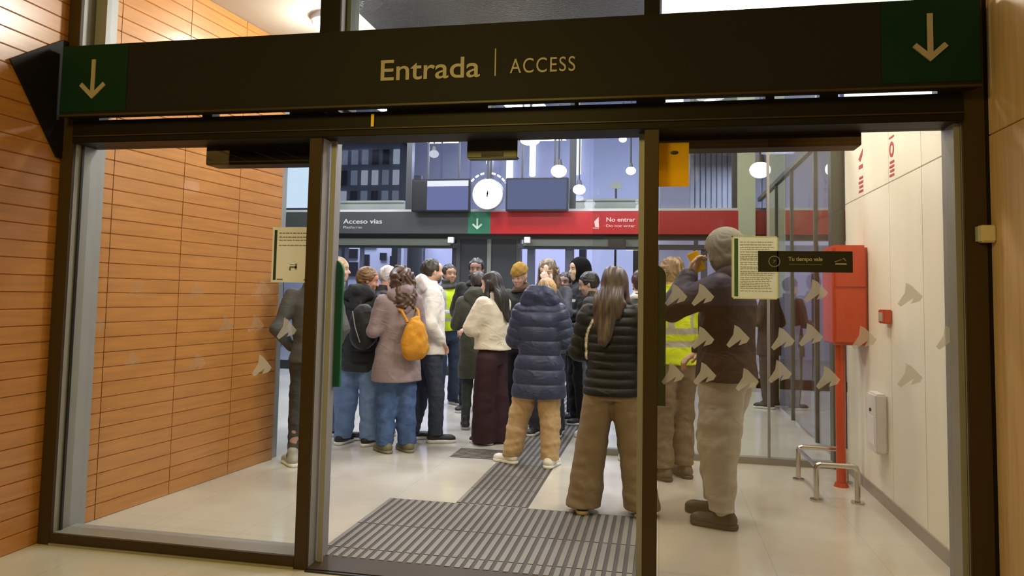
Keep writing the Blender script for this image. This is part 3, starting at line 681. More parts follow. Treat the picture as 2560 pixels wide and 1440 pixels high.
# kiosk shapes behind the left far doors
KS = empty('kiosk', (-8.4, 18, 0), label='pale kiosk with dark window openings behind the left far doors', cat='kiosk')
k0 = at(850, 617, 17.5); k1 = at(1010, 617, 17.5)
put(box('wall_block', k0.x - 1.5, k1.x, 17.5, 19.2, 0, 3.0, mat('kiosk cladding', (0.42, 0.43, 0.50), .5)), KS)
for (pa, pb, qa, qb) in ((858, 622, 893, 645), (903, 605, 940, 618), (903, 636, 922, 668), (975, 640, 980, 680), (850, 655, 893, 690), (950, 632, 965, 650)):
    a = at(pa, pb, 17.45); b = at(qa, qb, 17.45); put(box('window', a.x, b.x, 17.44, 17.5, b.z, a.z, M_BLACK), KS)
tr = empty('dark_column', (-5.5, 15.5, 0), label='dark rounded column behind the left far doors', cat='column')
p = at(1037, 640, 15.5); put(MB().cyl((p.x, 15.5, 0), (p.x, 15.5, 4), .17, seg=24).build('shaft', M_FF, smooth=True), tr)
put(MB().cyl((p.x, 15.5, 0), (p.x, 15.5, .2), .22, seg=24).build('base', M_FF, smooth=True), tr)

# ================================================================ people
# Soft bodies and clothes: signed distance fields sampled on a grid and skinned with surface nets.
def rotm(rx=0, ry=0, rz=0):
    cx, sx, cy, sy, cz, sz = math.cos(rx), math.sin(rx), math.cos(ry), math.sin(ry), math.cos(rz), math.sin(rz)
    X = np.array([[1, 0, 0], [0, cx, -sx], [0, sx, cx]]); Y = np.array([[cy, 0, sy], [0, 1, 0], [-sy, 0, cy]]); Z = np.array([[cz, -sz, 0], [sz, cz, 0], [0, 0, 1]])
    return Z @ Y @ X
class SDF:
    def __init__(s, lo, hi, h):
        s.lo = np.array(lo, float); s.h = h; s.n = np.ceil((np.array(hi) - s.lo) / h).astype(int) + 1
        s.V = np.full(tuple(s.n), 1.0, np.float32); s.R = np.eye(3); s.o = np.zeros(3)
    def frame(s, R=None, o=None): s.R = np.eye(3) if R is None else R; s.o = np.zeros(3) if o is None else np.array(o, float)
    def _sub(s, lo, hi, pad):
        c = np.array([[x, y, z] for x in (lo[0], hi[0]) for y in (lo[1], hi[1]) for z in (lo[2], hi[2])]) @ s.R.T + s.o
        a = np.floor((c.min(0) - pad - s.lo) / s.h).astype(int); b = np.ceil((c.max(0) + pad - s.lo) / s.h).astype(int) + 1
        a = np.clip(a, 0, s.n); b = np.clip(b, 0, s.n)
        if (b <= a).any(): return None
        ax = [s.lo[i] + s.h * np.arange(a[i], b[i]) for i in range(3)]
        P = np.stack(np.meshgrid(*ax, indexing='ij'), -1).astype(np.float32)
        if s.R is not None: P = (P - s.o.astype(np.float32)) @ s.R.astype(np.float32)
        return tuple(slice(a[i], b[i]) for i in range(3)), P
    def _put(s, sl, d, k, op):
        V = s.V[sl]
        if op == 'u':
            if k > 0: hh = np.clip(0.5 + 0.5 * (V - d) / k, 0, 1); V[...] = V * (1 - hh) + d * hh - k * hh * (1 - hh)
            else: np.minimum(V, d, out=V)
        else:
            if k > 0: hh = np.clip(0.5 - 0.5 * (V + d) / k, 0, 1); V[...] = V * (1 - hh) - d * hh + k * hh * (1 - hh)
            else: np.maximum(V, -d, out=V)
    def ell(s, c, r, R=None, k=0.02, op='u', f=None):
        c = np.array(c, float); r = np.array(r, float); m = r.max() if R is not None else r
        q = s._sub(c - m, c + m, 4 * s.h + k)
        if q is None: return
        sl, P = q; P = P - c.astype(np.float32)
        if R is not None: P = P @ R.astype(np.float32)
        k0 = np.linalg.norm(P / r.astype(np.float32), axis=-1); k1 = np.linalg.norm(P / (r * r).astype(np.float32), axis=-1) + 1e-9
        d = k0 * (k0 - 1) / k1
        if f is not None: d = d + f(P)
        s._put(sl, d, k, op)
    def cap(s, a, b, ra, rb=None, k=0.02, sc=(1, 1, 1), op='u', f=None):
        rb = ra if rb is None else rb; a = np.array(a, float); b = np.array(b, float); m = max(ra, rb); sc = np.array(sc, float)
        q = s._sub(np.minimum(a, b) - m * sc, np.maximum(a, b) + m * sc, 4 * s.h + k)
        if q is None: return
        sl, P = q; A = (a / sc).astype(np.float32); B = (b / sc).astype(np.float32); P = P / sc.astype(np.float32)
        ab = B - A; t = np.clip(((P - A) @ ab) / (ab @ ab + 1e-12), 0, 1)
        d = (np.linalg.norm(P - A - t[..., None] * ab, axis=-1) - (ra + (rb - ra) * t)) * float(sc.min())
        if f is not None: d = d + f(t, P)
        s._put(sl, d.astype(np.float32), k, op)
    def stack(s, prof, k=0.02, f=None, caps=0.0):
        """rows (z, rx, ry, cy, cx) of an elliptic column"""
        pr = np.array([list(p) + [0] * (5 - len(p)) for p in prof], float); pr = pr[np.argsort(pr[:, 0])]
        mx = pr[:, 1].max(); my = pr[:, 2].max()
        q = s._sub((-mx + pr[:, 4].min(), -my + pr[:, 3].min(), pr[0, 0]), (mx + pr[:, 4].max(), my + pr[:, 3].max(), pr[-1, 0]), 4 * s.h + k + .02)
        if q is None: return
        sl, P = q; z = P[..., 2]; zf = pr[:, 0]
        def it(c):
            zz = np.linspace(zf[0], zf[-1], 160); v = np.interp(zz, zf, pr[:, c]); w_ = np.ones(11) / 11; v = np.convolve(np.pad(v, 5, 'edge'), w_, 'valid'); return np.interp(z, zz, v)
        rx, ry, cy, cx = it(1), it(2), it(3), it(4)
        x = (P[..., 0] - cx); y = (P[..., 1] - cy)
        k0 = np.sqrt((x / rx) ** 2 + (y / ry) ** 2) + 1e-9; k1 = np.sqrt((x / rx ** 2) ** 2 + (y / ry ** 2) ** 2) + 1e-9
        d = k0 * (k0 - 1) / k1
        if f is not None: d = d + f(P, np.arctan2(y, x))
        d = np.maximum(d, np.maximum(zf[0] - z, z - zf[-1]))
        s._put(sl, d.astype(np.float32), k, 'u')
    def cut(s, fn):
        """keep only where fn(P) < 0"""
        ax = [s.lo[i] + s.h * np.arange(s.n[i]) for i in range(3)]
        P = np.stack(np.meshgrid(*ax, indexing='ij'), -1).astype(np.float32); P = (P - s.o.astype(np.float32)) @ s.R.astype(np.float32)
        np.maximum(s.V, fn(P).astype(np.float32), out=s.V)
    def wobble(s, fn):
        m = np.abs(s.V) < 0.08; ix = np.argwhere(m)
        P = s.lo + ix * s.h; P = (P - s.o) @ s.R
        s.V[m] += fn(P).astype(np.float32)
    def mesh(s, name, m, parent=None, paint=None, off=(0, 0, 0), relax=1):
        V = s.V; V[0], V[-1] = 1, 1; V[:, 0], V[:, -1] = 1, 1; V[:, :, 0], V[:, :, -1] = 1, 1
        ins = V < 0; nx, ny, nz = V.shape
        c = np.zeros((nx - 1, ny - 1, nz - 1), np.int8)
        for i in (0, 1):
            for j in (0, 1):
                for k in (0, 1): c += ins[i:nx - 1 + i, j:ny - 1 + j, k:nz - 1 + k]
        act = (c > 0) & (c < 8); idx = -np.ones(act.shape, np.int64); cells = np.argwhere(act); idx[act] = np.arange(len(cells))
        if not len(cells): return None
        acc = np.zeros((len(cells), 3)); cnt = np.zeros(len(cells))
        cn = [(i, j, k) for i in (0, 1) for j in (0, 1) for k in (0, 1)]
        vals = {q: V[cells[:, 0] + q[0], cells[:, 1] + q[1], cells[:, 2] + q[2]] for q in cn}
        for q in cn:
            for ax in range(3):
                if q[ax] == 0:
                    p = list(q); p[ax] = 1; p = tuple(p); a, b = vals[q], vals[p]; mm = (a < 0) != (b < 0)
                    t = np.where(mm, a / np.where(mm, a - b, 1), 0); pt = np.tile(np.array(q, float), (len(cells), 1)); pt[:, ax] += t
                    acc[mm] += pt[mm]; cnt[mm] += 1
        pos = s.lo + (cells + acc / cnt[:, None]) * s.h
        quads = []
        for ax in range(3):
            u, v = (ax + 1) % 3, (ax + 2) % 3
            sl0 = [slice(1, -1)] * 3; sl0[ax] = slice(0, -1); sl1 = [slice(1, -1)] * 3; sl1[ax] = slice(1, None)
            A = ins[tuple(sl0)]; B = ins[tuple(sl1)]; e = np.argwhere(A != B)
            if not len(e): continue
            st = A[tuple(e.T)]; base = e.copy(); base[:, u] += 1; base[:, v] += 1
            def ci(du, dv): q = base.copy(); q[:, u] += du; q[:, v] += dv; return idx[tuple(q.T)]
            q = np.stack([ci(-1, -1), ci(0, -1), ci(0, 0), ci(-1, 0)], 1); q[~st] = q[~st][:, ::-1]; quads.append(q)
        Q = np.concatenate(quads); Q = Q[(Q >= 0).all(1)]
        for _ in range(relax):       # light smoothing
            ac = np.zeros_like(pos); n_ = np.zeros(len(pos))
            for a_, b_ in ((0, 1), (1, 2), (2, 3), (3, 0)):
                np.add.at(ac, Q[:, a_], pos[Q[:, b_]]); np.add.at(n_, Q[:, a_], 1); np.add.at(ac, Q[:, b_], pos[Q[:, a_]]); np.add.at(n_, Q[:, b_], 1)
            n_[n_ == 0] = 1; pos = pos * .5 + ac / n_[:, None] * .5
        me = bpy.data.meshes.new(name); P = (pos - np.array(off)).astype(np.float32)
        me.vertices.add(len(P)); me.vertices.foreach_set('co', P.ravel())
        me.loops.add(len(Q) * 4); me.loops.foreach_set('vertex_index', Q.ravel().astype(np.int32))
        me.polygons.add(len(Q)); me.polygons.foreach_set('loop_start', (np.arange(len(Q)) * 4).astype(np.int32)); me.polygons.foreach_set('loop_total', np.full(len(Q), 4, np.int32))
        me.update(calc_edges=True); me.validate(); me.shade_smooth(); me.materials.append(m)
        if paint is not None:
            ca = me.color_attributes.new('Col', 'FLOAT_COLOR', 'POINT'); cc = np.ones((len(P), 4), np.float32); cc[:, :3] = paint(pos); ca.data.foreach_set('color', cc.ravel())
        return link(name, me, parent)

def paint_mat(name, rough=0.6, spec=0.4, bump=0.0, bscale=100, sss=0.0, sheen=0.0):
    if name in MATS: return MATS[name]
    m = mat(name, (1, 1, 1), rough, spec=spec, bump=bump, bscale=bscale, sheen=sheen); N, L = nodes_of(m)
    a = N.new('ShaderNodeAttribute'); a.attribute_name = 'Col'; L.new(a.outputs['Color'], N['Principled BSDF'].inputs['Base Color'])
    if sss: N['Principled BSDF'].inputs['Subsurface Weight'].default_value = sss; N['Principled BSDF'].inputs['Subsurface Scale'].default_value = .01
    return m
def add_folds(m, strength=.55, scale=7.0):
    N, L = nodes_of(m); b = N['Principled BSDF']; tc = N.new('ShaderNodeTexCoord'); mp = N.new('ShaderNodeMapping'); mp.inputs['Scale'].default_value = (1, 1, 1.7); mp.inputs['Rotation'].default_value = (.5, .3, 0)
    n = N.new('ShaderNodeTexNoise'); n.inputs['Scale'].default_value = scale; n.inputs['Detail'].default_value = 2.5; n.inputs['Distortion'].default_value = 1.6; n.noise_type = 'RIDGED_MULTIFRACTAL'
    bp = N.new('ShaderNodeBump'); bp.inputs['Strength'].default_value = strength; bp.inputs['Distance'].default_value = .012
    L.new(tc.outputs['Object'], mp.inputs[0]); L.new(mp.outputs[0], n.inputs['Vector']); L.new(n.outputs['Fac'], bp.inputs['Height'])
    if b.inputs['Normal'].links: L.new(b.inputs['Normal'].links[0].from_socket, bp.inputs['Normal'])
    L.new(bp.outputs[0], b.inputs['Normal']); return m
M_SKIN = paint_mat('skin', 0.5, 0.4, 0.03, 300)
M_PAINT = add_folds(paint_mat('printed cloth', 0.6, 0.3, 0.15, 160))
M_EYE = mat('eye', (0.03, 0.02, 0.02), 0.2)
def cloth(name, col, rough=.75, bump=.12, bs=160, sheen=.04, var=.06): 
    if name in MATS: return MATS[name]
    return add_folds(mat(name, col, rough, spec=.3, bump=bump, bscale=bs, sheen=sheen, var=var, vscale=14))
def folds(amp, seed, sx=9, sz=7):
    r = np.random.RandomState(seed); ph = r.rand(8) * 6.28; a = r.rand(8) * .6 + .7
    def f(P):
        x, y, z = P[:, 0], P[:, 1], P[:, 2]
        u = np.sin(sx * a[0] * x + 5 * np.sin(sz * a[1] * z + ph[0]) * .5 + ph[1]) * np.sin(sz * 1.7 * a[2] * z + 3 * y * a[3] + ph[2])
        v = np.sin(sx * 2.1 * a[4] * (x + y) + sz * 2.3 * z + ph[3]) * np.sin(sx * 1.3 * y + sz * a[5] * z * .9 + ph[4])
        return amp * (.65 * u + .35 * v)
    return f

def person(name, x, y, facing, H, label, skin=(0.50, 0.30, 0.21), hair=('short', (0.02, 0.014, 0.01)), top=None, legs=None, shoes=None,
           arms=('down', 'down'), head=(0, 0), feet=None, h=0.009, build=1.0, scarf=None, lean=0.0, group=None, headshift=(0, 0)):
    """figure in a local frame of 1.75 m: +Y is where it faces, +X its right hand"""
    s = H / 1.75; hh = h / s
    T = empty('person', (x, y, 0), R_(facing), label=label, cat='person', group=group)
    T.scale = (s, s, s)
    top = dict(dict(kind='plain', col=(.03, .03, .035), hem=.84, fat=1.0, hood=False, collar=True, rough=.7), **(top or {}))
    legs = dict(dict(col=(.02, .025, .04), kind='straight', cuff=.05, rough=.8), **(legs or {}))
    shoes = dict(dict(col=(.015, .015, .015), sole=(.6, .6, .58)), **(shoes or {}))
    feet = feet or ((-.11, 0, 8), (.11, .02, -8))          # (x, y, turn) left, right
    B = build; seed = abs(hash(name)) % 997 if False else sum(map(ord, name)) % 997
    # ---- arm chains
    def arm(side, kind):
        sh = np.array([side * .175 * B, -.005, 1.415])
        P = {'down': ((.235, -.02, 1.15), (.245, .05, .90)), 'pocket': ((.28, -.06, 1.14), (.175, .075, .97)), 'front': ((.25, .03, 1.14), (.07, .25, 1.14)),
             'low': ((.24, .00, 1.14), (.10, .20, 1.00)), 'crossed': ((.245, .09, 1.17), (-.06, .21, 1.16)), 'back': ((.26, -.07, 1.15), (.16, .02, .95)),
             'ear': ((.26, .17, 1.27), (.185, .13, 1.50)), 'face': ((.22, .20, 1.22), (.06, .20, 1.48))}[kind] if isinstance(kind, str) else kind
        e = np.array([side * P[0][0] * (B if isinstance(kind, str) else 1), P[0][1], P[0][2]]); w_ = np.array([side * P[1][0] * (B if isinstance(kind, str) else 1), P[1][1], P[1][2]])
        return sh, e, w_
    A = [arm(-1, arms[0]), arm(1, arms[1])]
    # ---- head frame
    HR = rotm(R_(head[1]), 0, R_(head[0])); neck = np.array([0, -.01 + lean, 1.50]); HO = neck + HR @ np.array([0, .025, .125]) + np.array([headshift[0], headshift[1], 0])
    # ---- body (skin)
    lo = (-.48 * B - .1, -.38, -.02); hi = (.48 * B + .1, .48, 1.85)
    g = SDF(lo, hi, hh)
    g.stack([(.90, .14 * B, .10, 0), (1.05, .13 * B, .095, 0), (1.28, .15 * B, .105, 0), (1.42, .145 * B, .08, -.01), (1.46, .08, .06, -.01)], k=.02)
    g.cap(neck - np.array([0, .015, .08]), HO + HR @ np.array([0, -.02, -.07]), .060, .055, k=.03)
    for i, (sh, e, w_) in enumerate(A):
        g.cap(sh, e, .048, .040, k=.03); g.cap(e, w_, .040, .027, k=.02)
        d = (w_ - e) / np.linalg.norm(w_ - e); side = -1 if i == 0 else 1
        up = np.array([0, 0, 1.]) if abs(d[2]) < .8 else np.array([0, 1., 0]); lat = np.cross(d, up); lat /= np.linalg.norm(lat); nrm = np.cross(lat, d)
        pc = w_ + d * .055; R = np.stack([lat, d, nrm], 1)
        g.ell(pc, (.040, .052, .017), R=R, k=.012)
        for q in range(4):
            b0 = w_ + d * .095 + lat * (-.030 + .020 * q); L1 = (.040, .046, .043, .034)[q]
            b1 = b0 + (d * .9 - nrm * .35) * L1; b2 = b1 + (d * .55 - nrm * .8) * L1 * .85
            g.cap(b0, b1, .0095, .009, k=.004); g.cap(b1, b2, .009, .0078, k=.003)
        th = w_ + d * .03 - lat * side * .03; g.cap(th, th + d * .035 - lat * side * .028 - nrm * .01, .012, .0105, k=.006); g.cap(th + d * .035 - lat * side * .028 - nrm * .01, th + d * .065 - lat * side * .03 - nrm * .02, .0105, .009, k=.003)
    hip = [np.array([-.09 * B, 0, .90]), np.array([.09 * B, 0, .90])]; an = []
    for i in (0, 1):
        f = feet[i]; ank = np.array([f[0], f[1] - .04, .085]); kn = hip[i] * .48 + ank * .52 + np.array([0, .03 + (f[3] if len(f) > 3 else 0), 0]); an.append((hip[i], kn, ank, f[2]))
        g.cap(hip[i], kn, .078 * B, .052, k=.03); g.cap(kn, ank, .052, .038, k=.02)
        Rf = rotm(0, 0, R_(f[2])); g.cap(ank + Rf @ np.array([0, -.02, -.045]), ank + Rf @ np.array([0, .14, -.055]), .034, .028, k=.03)
    g.frame(HR, HO)
    g.ell((0, -.012, .022), (.076, .096, .098), k=.02); g.ell((0, .022, -.050), (.056, .068, .068), k=.035); g.ell((0, .055, -.088), (.024, .024, .020), k=.03)
    g.ell((0, .058, .045), (.060, .035, .04), k=.03)
    for sx in (-1, 1):
        g.ell((sx * .031, .090, .006), (.017, .012, .011), k=.012, op='s'); g.ell((sx * .031, .074, .006), (.0135, .0135, .012), k=.002)
        g.ell((sx * .042, .066, -.026), (.020, .018, .018), k=.02); g.ell((sx * .078, -.006, -.004), (.009, .020, .030), R=rotm(0, 0, sx * .35), k=.006)
        g.ell((sx * .010, .097, -.026), (.010, .010, .008), k=.006)
    g.cap((0, .084, .012), (0, .106, -.022), .009, .013, k=.008)
    g.ell((0, .088, -.054), (.023, .011, .0065), k=.006); g.ell((0, .085, -.066), (.019, .011, .007), k=.006)
    sk = np.array(skin)
    def pb(P):
        L = (P - HO) @ HR; c = np.tile(sk, (len(P), 1))
        def blob(c0, r): return np.clip(1.4 - np.linalg.norm((L - np.array(c0)) / np.array(r), axis=1), 0, 1)[:, None]
        for c0, r, col in (((0, .096, -.060), (.016, .02, .009), sk * np.array([.85, .60, .58])), ((-.033, .09, .026), (.020, .02, .006), np.array(hair[1]) * .8), ((.033, .09, .026), (.020, .02, .006), np.array(hair[1]) * .8),
                           ((-.031, .088, .006), (.013, .02, .007), np.array([.05, .03, .03])), ((.031, .088, .006), (.013, .02, .007), np.array([.05, .03, .03]))):
            w_ = blob(c0, r); c = c * (1 - w_) + col * w_
        if len(hair) > 2 and hair[2] == 'beard':
            w_ = np.clip(1.5 - np.linalg.norm((L - np.array([0, .045, -.085])) / np.array([.075, .075, .052]), axis=1), 0, 1)[:, None]; w_ *= (blob((0, .096, -.060), (.018, .02, .008)) < .2); c = c * (1 - w_) + np.array(hair[1]) * w_
        return c
    g.mesh('body', M_SKIN, T, paint=pb, relax=0)
    # ---- top garment
    kind = top['kind']; hem = top['hem']; ft = top['fat']; puf = kind in ('puffer', 'longpuffer', 'vest')
    t0 = .024 if puf else .010; off = .03 if puf else .012
    g = SDF(lo, hi, hh)
    W = B * ft; flare = top.get('flare', 0)
    prof = [(hem, (.200 + flare) * W, (.152 + flare * .7) * ft, .0), (.92, (.190 + flare * .7) * W, .143 * ft, 0), (1.05, .170 * W, .130 * ft, .005), (1.20, .178 * W, .135 * ft, .0), (1.34, .190 * W, .128 * ft, -.005), (1.42, .178 * W, .100 * ft, -.01), (1.475, .115 * B, .075, -.012), (1.50, .075, .068, -.012)]
    if hem > .92: prof = [p for p in prof if p[0] != .92]
    prof = sorted(prof)
    q = top.get('quilt', .085 if kind != 'longpuffer' else .115)
    def fq(P, a): return -.019 * np.abs(np.sin(np.pi * (P[..., 2] - hem) / q)) ** .45 + .016 if puf else 0 * a
    g.stack(prof, k=0, f=fq)
    if kind != 'sleeveless':
        for i, (sh, e, w_) in enumerate(A):
            r0, r1, r2 = (.082, .075, .055) if puf else (.068, .060, .046)
            if kind in ('vest',): r0, r1, r2 = .062, .055, .042
            r0 *= top.get('sleeve', 1); r1 *= top.get('sleeve', 1); r2 *= top.get('sleeve', 1)
            n_ = 3.2; fa = (lambda t, P, L=np.linalg.norm(e - sh): -.014 * np.abs(np.sin(np.pi * t * L / .085)) ** .45 + .009) if puf and kind != 'vest' else None
            g.cap(sh, e, r0, r1, k=.045, f=fa)
            wv = w_ - (w_ - e) * .06; g.cap(e, wv, r1, r2, k=.025, f=(lambda t, P, L=np.linalg.norm(w_ - e): -.013 * np.abs(np.sin(np.pi * t * L / .085)) ** .45 + .008) if fa else None)
    if top['collar'] and kind != 'sleeveless':
        g.stack([(1.455, .098, .090, -.008), (1.49, .086, .083, -.012), (1.54, .082, .082, -.016)], k=.02)
    g.wobble(folds(.0045 if puf else .0105, seed))
    if not puf: g.wobble(folds(.0045, seed + 5, 24, 18))
    g.cut(lambda P: hem - P[..., 2])
    tcol = np.array(top['col'])
    if top.get('paint'): m = M_PAINT; pf = (lambda P: top['paint'](P, tcol))
    else: m = cloth('cloth ' + name, top['col'], top['rough'], .10 if puf else .2, 120 if puf else 220); pf = None
    nm = top.get('name', 'jacket'); J = g.mesh(nm, m, T, paint=pf, relax=0 if puf else 1)
    if top.get('label'): J['label'] = top['label']
    if top['hood']:
        g = SDF((-.3, -.34, 1.2), (.3, .2, 1.75), hh); g.frame(None, (0, lean, top.get('hoodz', 0)))
        hs = top.get('hoodsize', 1.0)
        g.cap((0, -.085, 1.485), (0, -.125, 1.375 - .02 * hs), .125 * hs, .055 * hs, k=.02, sc=(1.1, .5, 1)); g.cap((-.11 * hs, -.07, 1.47), (.11 * hs, -.07, 1.47), .05, .05, k=.03); g.cap((-.10, -.03, 1.49), (0, -.12, 1.52), .045, .05, k=.03); g.cap((.10, -.03, 1.49), (0, -.12, 1.52), .045, .05, k=.03)
        g.cap((-.10, -.03, 1.49), (-.06, .08, 1.46), .04, .03, k=.03); g.cap((.10, -.03, 1.49), (.06, .08, 1.46), .04, .03, k=.03)
        g.ell((0, -.03, 1.60), (.085, .085, .09), k=.015, op='s')
        g.wobble(folds(.004, seed + 2, 22, 20)); g.mesh('hood', m if not top.get('paint') else cloth('hood ' + name, top['col']), T)
    # ---- trousers
    g = SDF(lo, (hi[0], hi[1], 1.12), hh); lk = legs['kind']
    R3 = {'slim': (.090, .060, .048), 'straight': (.098, .076, .070), 'wide': (.112, .112, .128), 'sweat': (.128, .112, .062), 'bag': (.118, .100, .085)}[lk]
    g.stack([(.80, .155 * B, .125, 0), (.92, .168 * B, .130, -.005), (1.06, .140 * B, .11, 0)], k=.02)
    cz = legs['cuff']
    for i, (hp, kn, ank, tf) in enumerate(an):
        hp = hp + np.array([0, 0, -.04]); kk = .02 if lk == 'wide' else .03; 
        g.cap(hp, kn, R3[0] * B, R3[1] * B, k=kk); g.cap(kn, ank + np.array([0, .02 if lk in ('wide', 'bag') else .005, -.06]), R3[1] * B, R3[2] * B, k=.02)
    g.wobble(folds(.012 if lk in ('sweat', 'bag') else .007, seed + 3, 10, 9)); g.wobble(folds(.0035 if lk == 'wide' else .006, seed + 4, 26, 22))
    g.cut(lambda P: np.maximum(cz - P[..., 2], P[..., 2] - hem - .06))
    if lk == 'sweat':
        for hp, kn, ank, tf in an: g.cap(ank + np.array([0, 0, .02]), ank + np.array([0, 0, .05]), .052, k=.01)
    ml = mat('cloth legs ' + name, legs['col'], legs['rough'], spec=.3, bump=.15, bscale=240, var=legs.get('var', .08), vscale=14); add_folds(ml, .22 if lk == 'wide' else .5); g.mesh(legs.get('name', 'trousers'), ml, T)
    # ---- shoes
    for i, (hp, kn, ank, tf) in enumerate(an):
        Rf = rotm(0, 0, R_(tf)); o = np.array([ank[0], ank[1], 0]); g = SDF((o[0] - .24, o[1] - .24, -.02), (o[0] + .24, o[1] + .30, .2), min(hh, .008)); g.frame(Rf, o)
        g.cap((0, -.035, .050), (0, .13, .038), .043, .043, k=.03, sc=(1, 1, .82)); g.cap((0, -.02, .06), (0, -.01, .12), .042, .044, k=.03); g.ell((0, .15, .036), (.045, .05, .032), k=.02)
        g.cut(lambda P: .022 - P[..., 2])
        b = g.mesh('shoe', mat('shoe ' + name, shoes['col'], .55), T)
        g = SDF((o[0] - .24, o[1] - .26, -.03), (o[0] + .24, o[1] + .30, .08), .006); g.frame(Rf, o)
        g.cap((0, -.04, .02), (0, .15, .02), .046, .050, k=0); g.cut(lambda P: np.maximum(.001 - P[..., 2], P[..., 2] - .030))
        g.mesh('sole', mat('sole ' + name, shoes['sole'], .6), b)
    # ---- hair / hat
    st = hair[0]; hc = np.array(hair[1]); g = SDF((-.36, -.42, 1.05), (.36, .42, 1.95), hh * .9); g.frame(HR, HO)
    strand = lambda P: .004 * np.sin(70 * np.arctan2(P[:, 0], P[:, 1] + .02) + 5 * np.sin(9 * P[:, 2])) + .003 * np.sin(120 * P[:, 0] + 30 * P[:, 1] + 7 * P[:, 2])
    rough = .45
    if st in ('short', 'long', 'bun', 'curly', 'crop', 'fringe'):
        e = .004 if st == 'crop' else .012
        g.ell((0, -.018, .030), (.080 + e, .100 + e, .098 + e), k=0)
        # cut the face free
        if st in ('fringe',): g.cut(lambda P: np.minimum(P[..., 1] - .045, -(P[..., 2] - .045)) * 1.0)
        else: g.cut(lambda P: np.minimum(P[..., 1] - .035 - np.clip(P[..., 2], 0, .2) * .15, .055 - P[..., 2]))
        if st in ('short', 'crop'): g.cut(lambda P: np.maximum(-(P[..., 2] + .055 - .0 * P[..., 1]), np.minimum(P[..., 1] + .02, -.0 - P[..., 2])))
    if st == 'long' or st == 'fringe':
        dz = hair[2] if len(hair) > 2 and not isinstance(hair[2], str) else .30; fw = .0
        g.cap((0, -.055, .03), (0, -.12, -.17), .088, .082, k=.03, sc=(1.05, .6, 1)); g.cap((0, -.12, -.16), (.0, -.165, -max(dz, .2)), .090, .040, k=.04, sc=(1.3, .5, 1))
        for sx in (-1, 1): g.cap((sx * .070, -.01, .02), (sx * .085, .015, -.13), .026, .032, k=.03); g.cap((sx * .085, .015, -.13), (sx * .075, .02, -dz * .85), .032, .018, k=.03)
        g.wobble(lambda P: .0035 * np.sin(60 * P[:, 0] + 2 * np.sin(7 * P[:, 2]) + 8 * P[:, 1]) + .003 * np.sin(130 * P[:, 0] + 6 * P[:, 2]))
    elif st == 'curly':
        for k_ in range(46):
            rr = np.random.RandomState(k_ + seed); a = rr.rand() * 6.28; zz = rr.rand() * .26 - .27; yy = -.06 - .045 * rr.rand(); rx = .085 + (.03 if zz < 0 else 0)
            c = (math.cos(a) * rx, yy + math.sin(a) * .06, zz * 1.0 + .05)
            if c[1] > .03 and zz < .06: continue
            g.ell(c, (.022, .022, .050), k=.018)
        g.cap((0, -.045, .02), (0, -.085, -.19), .112, .130, k=.03, sc=(1, .72, 1))
        g.cap((0, .10, .0), (0, .14, -.2), .075, .09, k=.02, op='s')
        g.wobble(lambda P: .008 * np.sin(58 * P[:, 0] + 3 * np.sin(26 * P[:, 2])) * np.sin(34 * P[:, 2] + 30 * P[:, 1]) + .005 * np.sin(95 * P[:, 0] + 4 * np.sin(40 * P[:, 2])))
    elif st == 'bun': g.ell((0, -.10, .07), (.05, .05, .05), k=.015); g.wobble(strand)
    elif st == 'beanie' or st == 'hat':
        z_ = hair[2] if len(hair) > 2 else 1.0
        g.ell((0, -.014, .050), (.094 * z_, .114 * z_, .100 * z_ if st == 'beanie' else .12), k=0); g.cap((0, -.02, -.03), (0, -.012, .03), .088 * z_, .096 * z_, k=.02, sc=(1, 1.15, 1))
        if z_ == 1: g.cut(lambda P: -(P[..., 2] - .030 + (P[..., 1] - .09) * .28))
        else: g.cut(lambda P: np.maximum(-.10 - P[..., 2], np.minimum(P[..., 1] - .045, .03 - P[..., 2])))
        rough = .9
        g.wobble(lambda P: .0022 * np.sin(150 * np.arctan2(P[:, 0], P[:, 1])) + (.004 if st == 'hat' else 0) * np.sin(90 * P[:, 2]) * np.sin(60 * P[:, 0] + 40 * P[:, 1]))
    elif st == 'hood':
        g.ell((0, -.02, .02), (.105, .125, .13), k=0); g.cap((0, -.05, -.06), (0, -.05, -.16), .10, .12, k=.04); g.ell((0, .10, .0), (.072, .09, .085), k=.01, op='s'); rough = .8
    if st in ('short', 'bun', 'fringe', 'crop'): g.wobble(strand)
    streak = lambda P: np.clip(1 + .45 * np.sin(85 * ((P - HO) @ HR)[:, 0] + 4 * np.sin(11 * P[:, 2])) * np.sin(37 * ((P - HO) @ HR)[:, 0] + 15 * P[:, 1]), .35, 1.6)[:, None] * hc
    nm = {'beanie': 'beanie', 'hat': 'knitted_hat', 'hood': 'hood'}.get(st, 'hair')
    pf = streak
    if st in ('beanie', 'hood', 'hat'): pf = lambda P: np.tile(hc, (len(P), 1))
    g.mesh(nm, paint_mat('hair' if nm == 'hair' else 'knit', rough, .5 if nm == 'hair' else .1, .1, 240), T, paint=pf)
    if scarf is not None:
        g = SDF((-.25, -.25, 1.35), (.25, .25, 1.68), hh); g.frame(None, (0, lean, 0))
        g.stack([(1.44, .115, .11, 0), (1.49, .105, .10, 0), (1.56, .088, .09, .0)], k=0); g.wobble(lambda P: .010 * np.sin(75 * P[:, 2] + 14 * P[:, 0] + 9 * P[:, 1]))
        g.mesh('scarf', cloth('scarf ' + name, scarf), T)
    return T, HR, HO, A
JEAN = (0.15, 0.24, 0.45); DJEAN = (0.06, 0.11, 0.25)
def Lpos(T, p): return T.matrix_basis @ Vector(p)
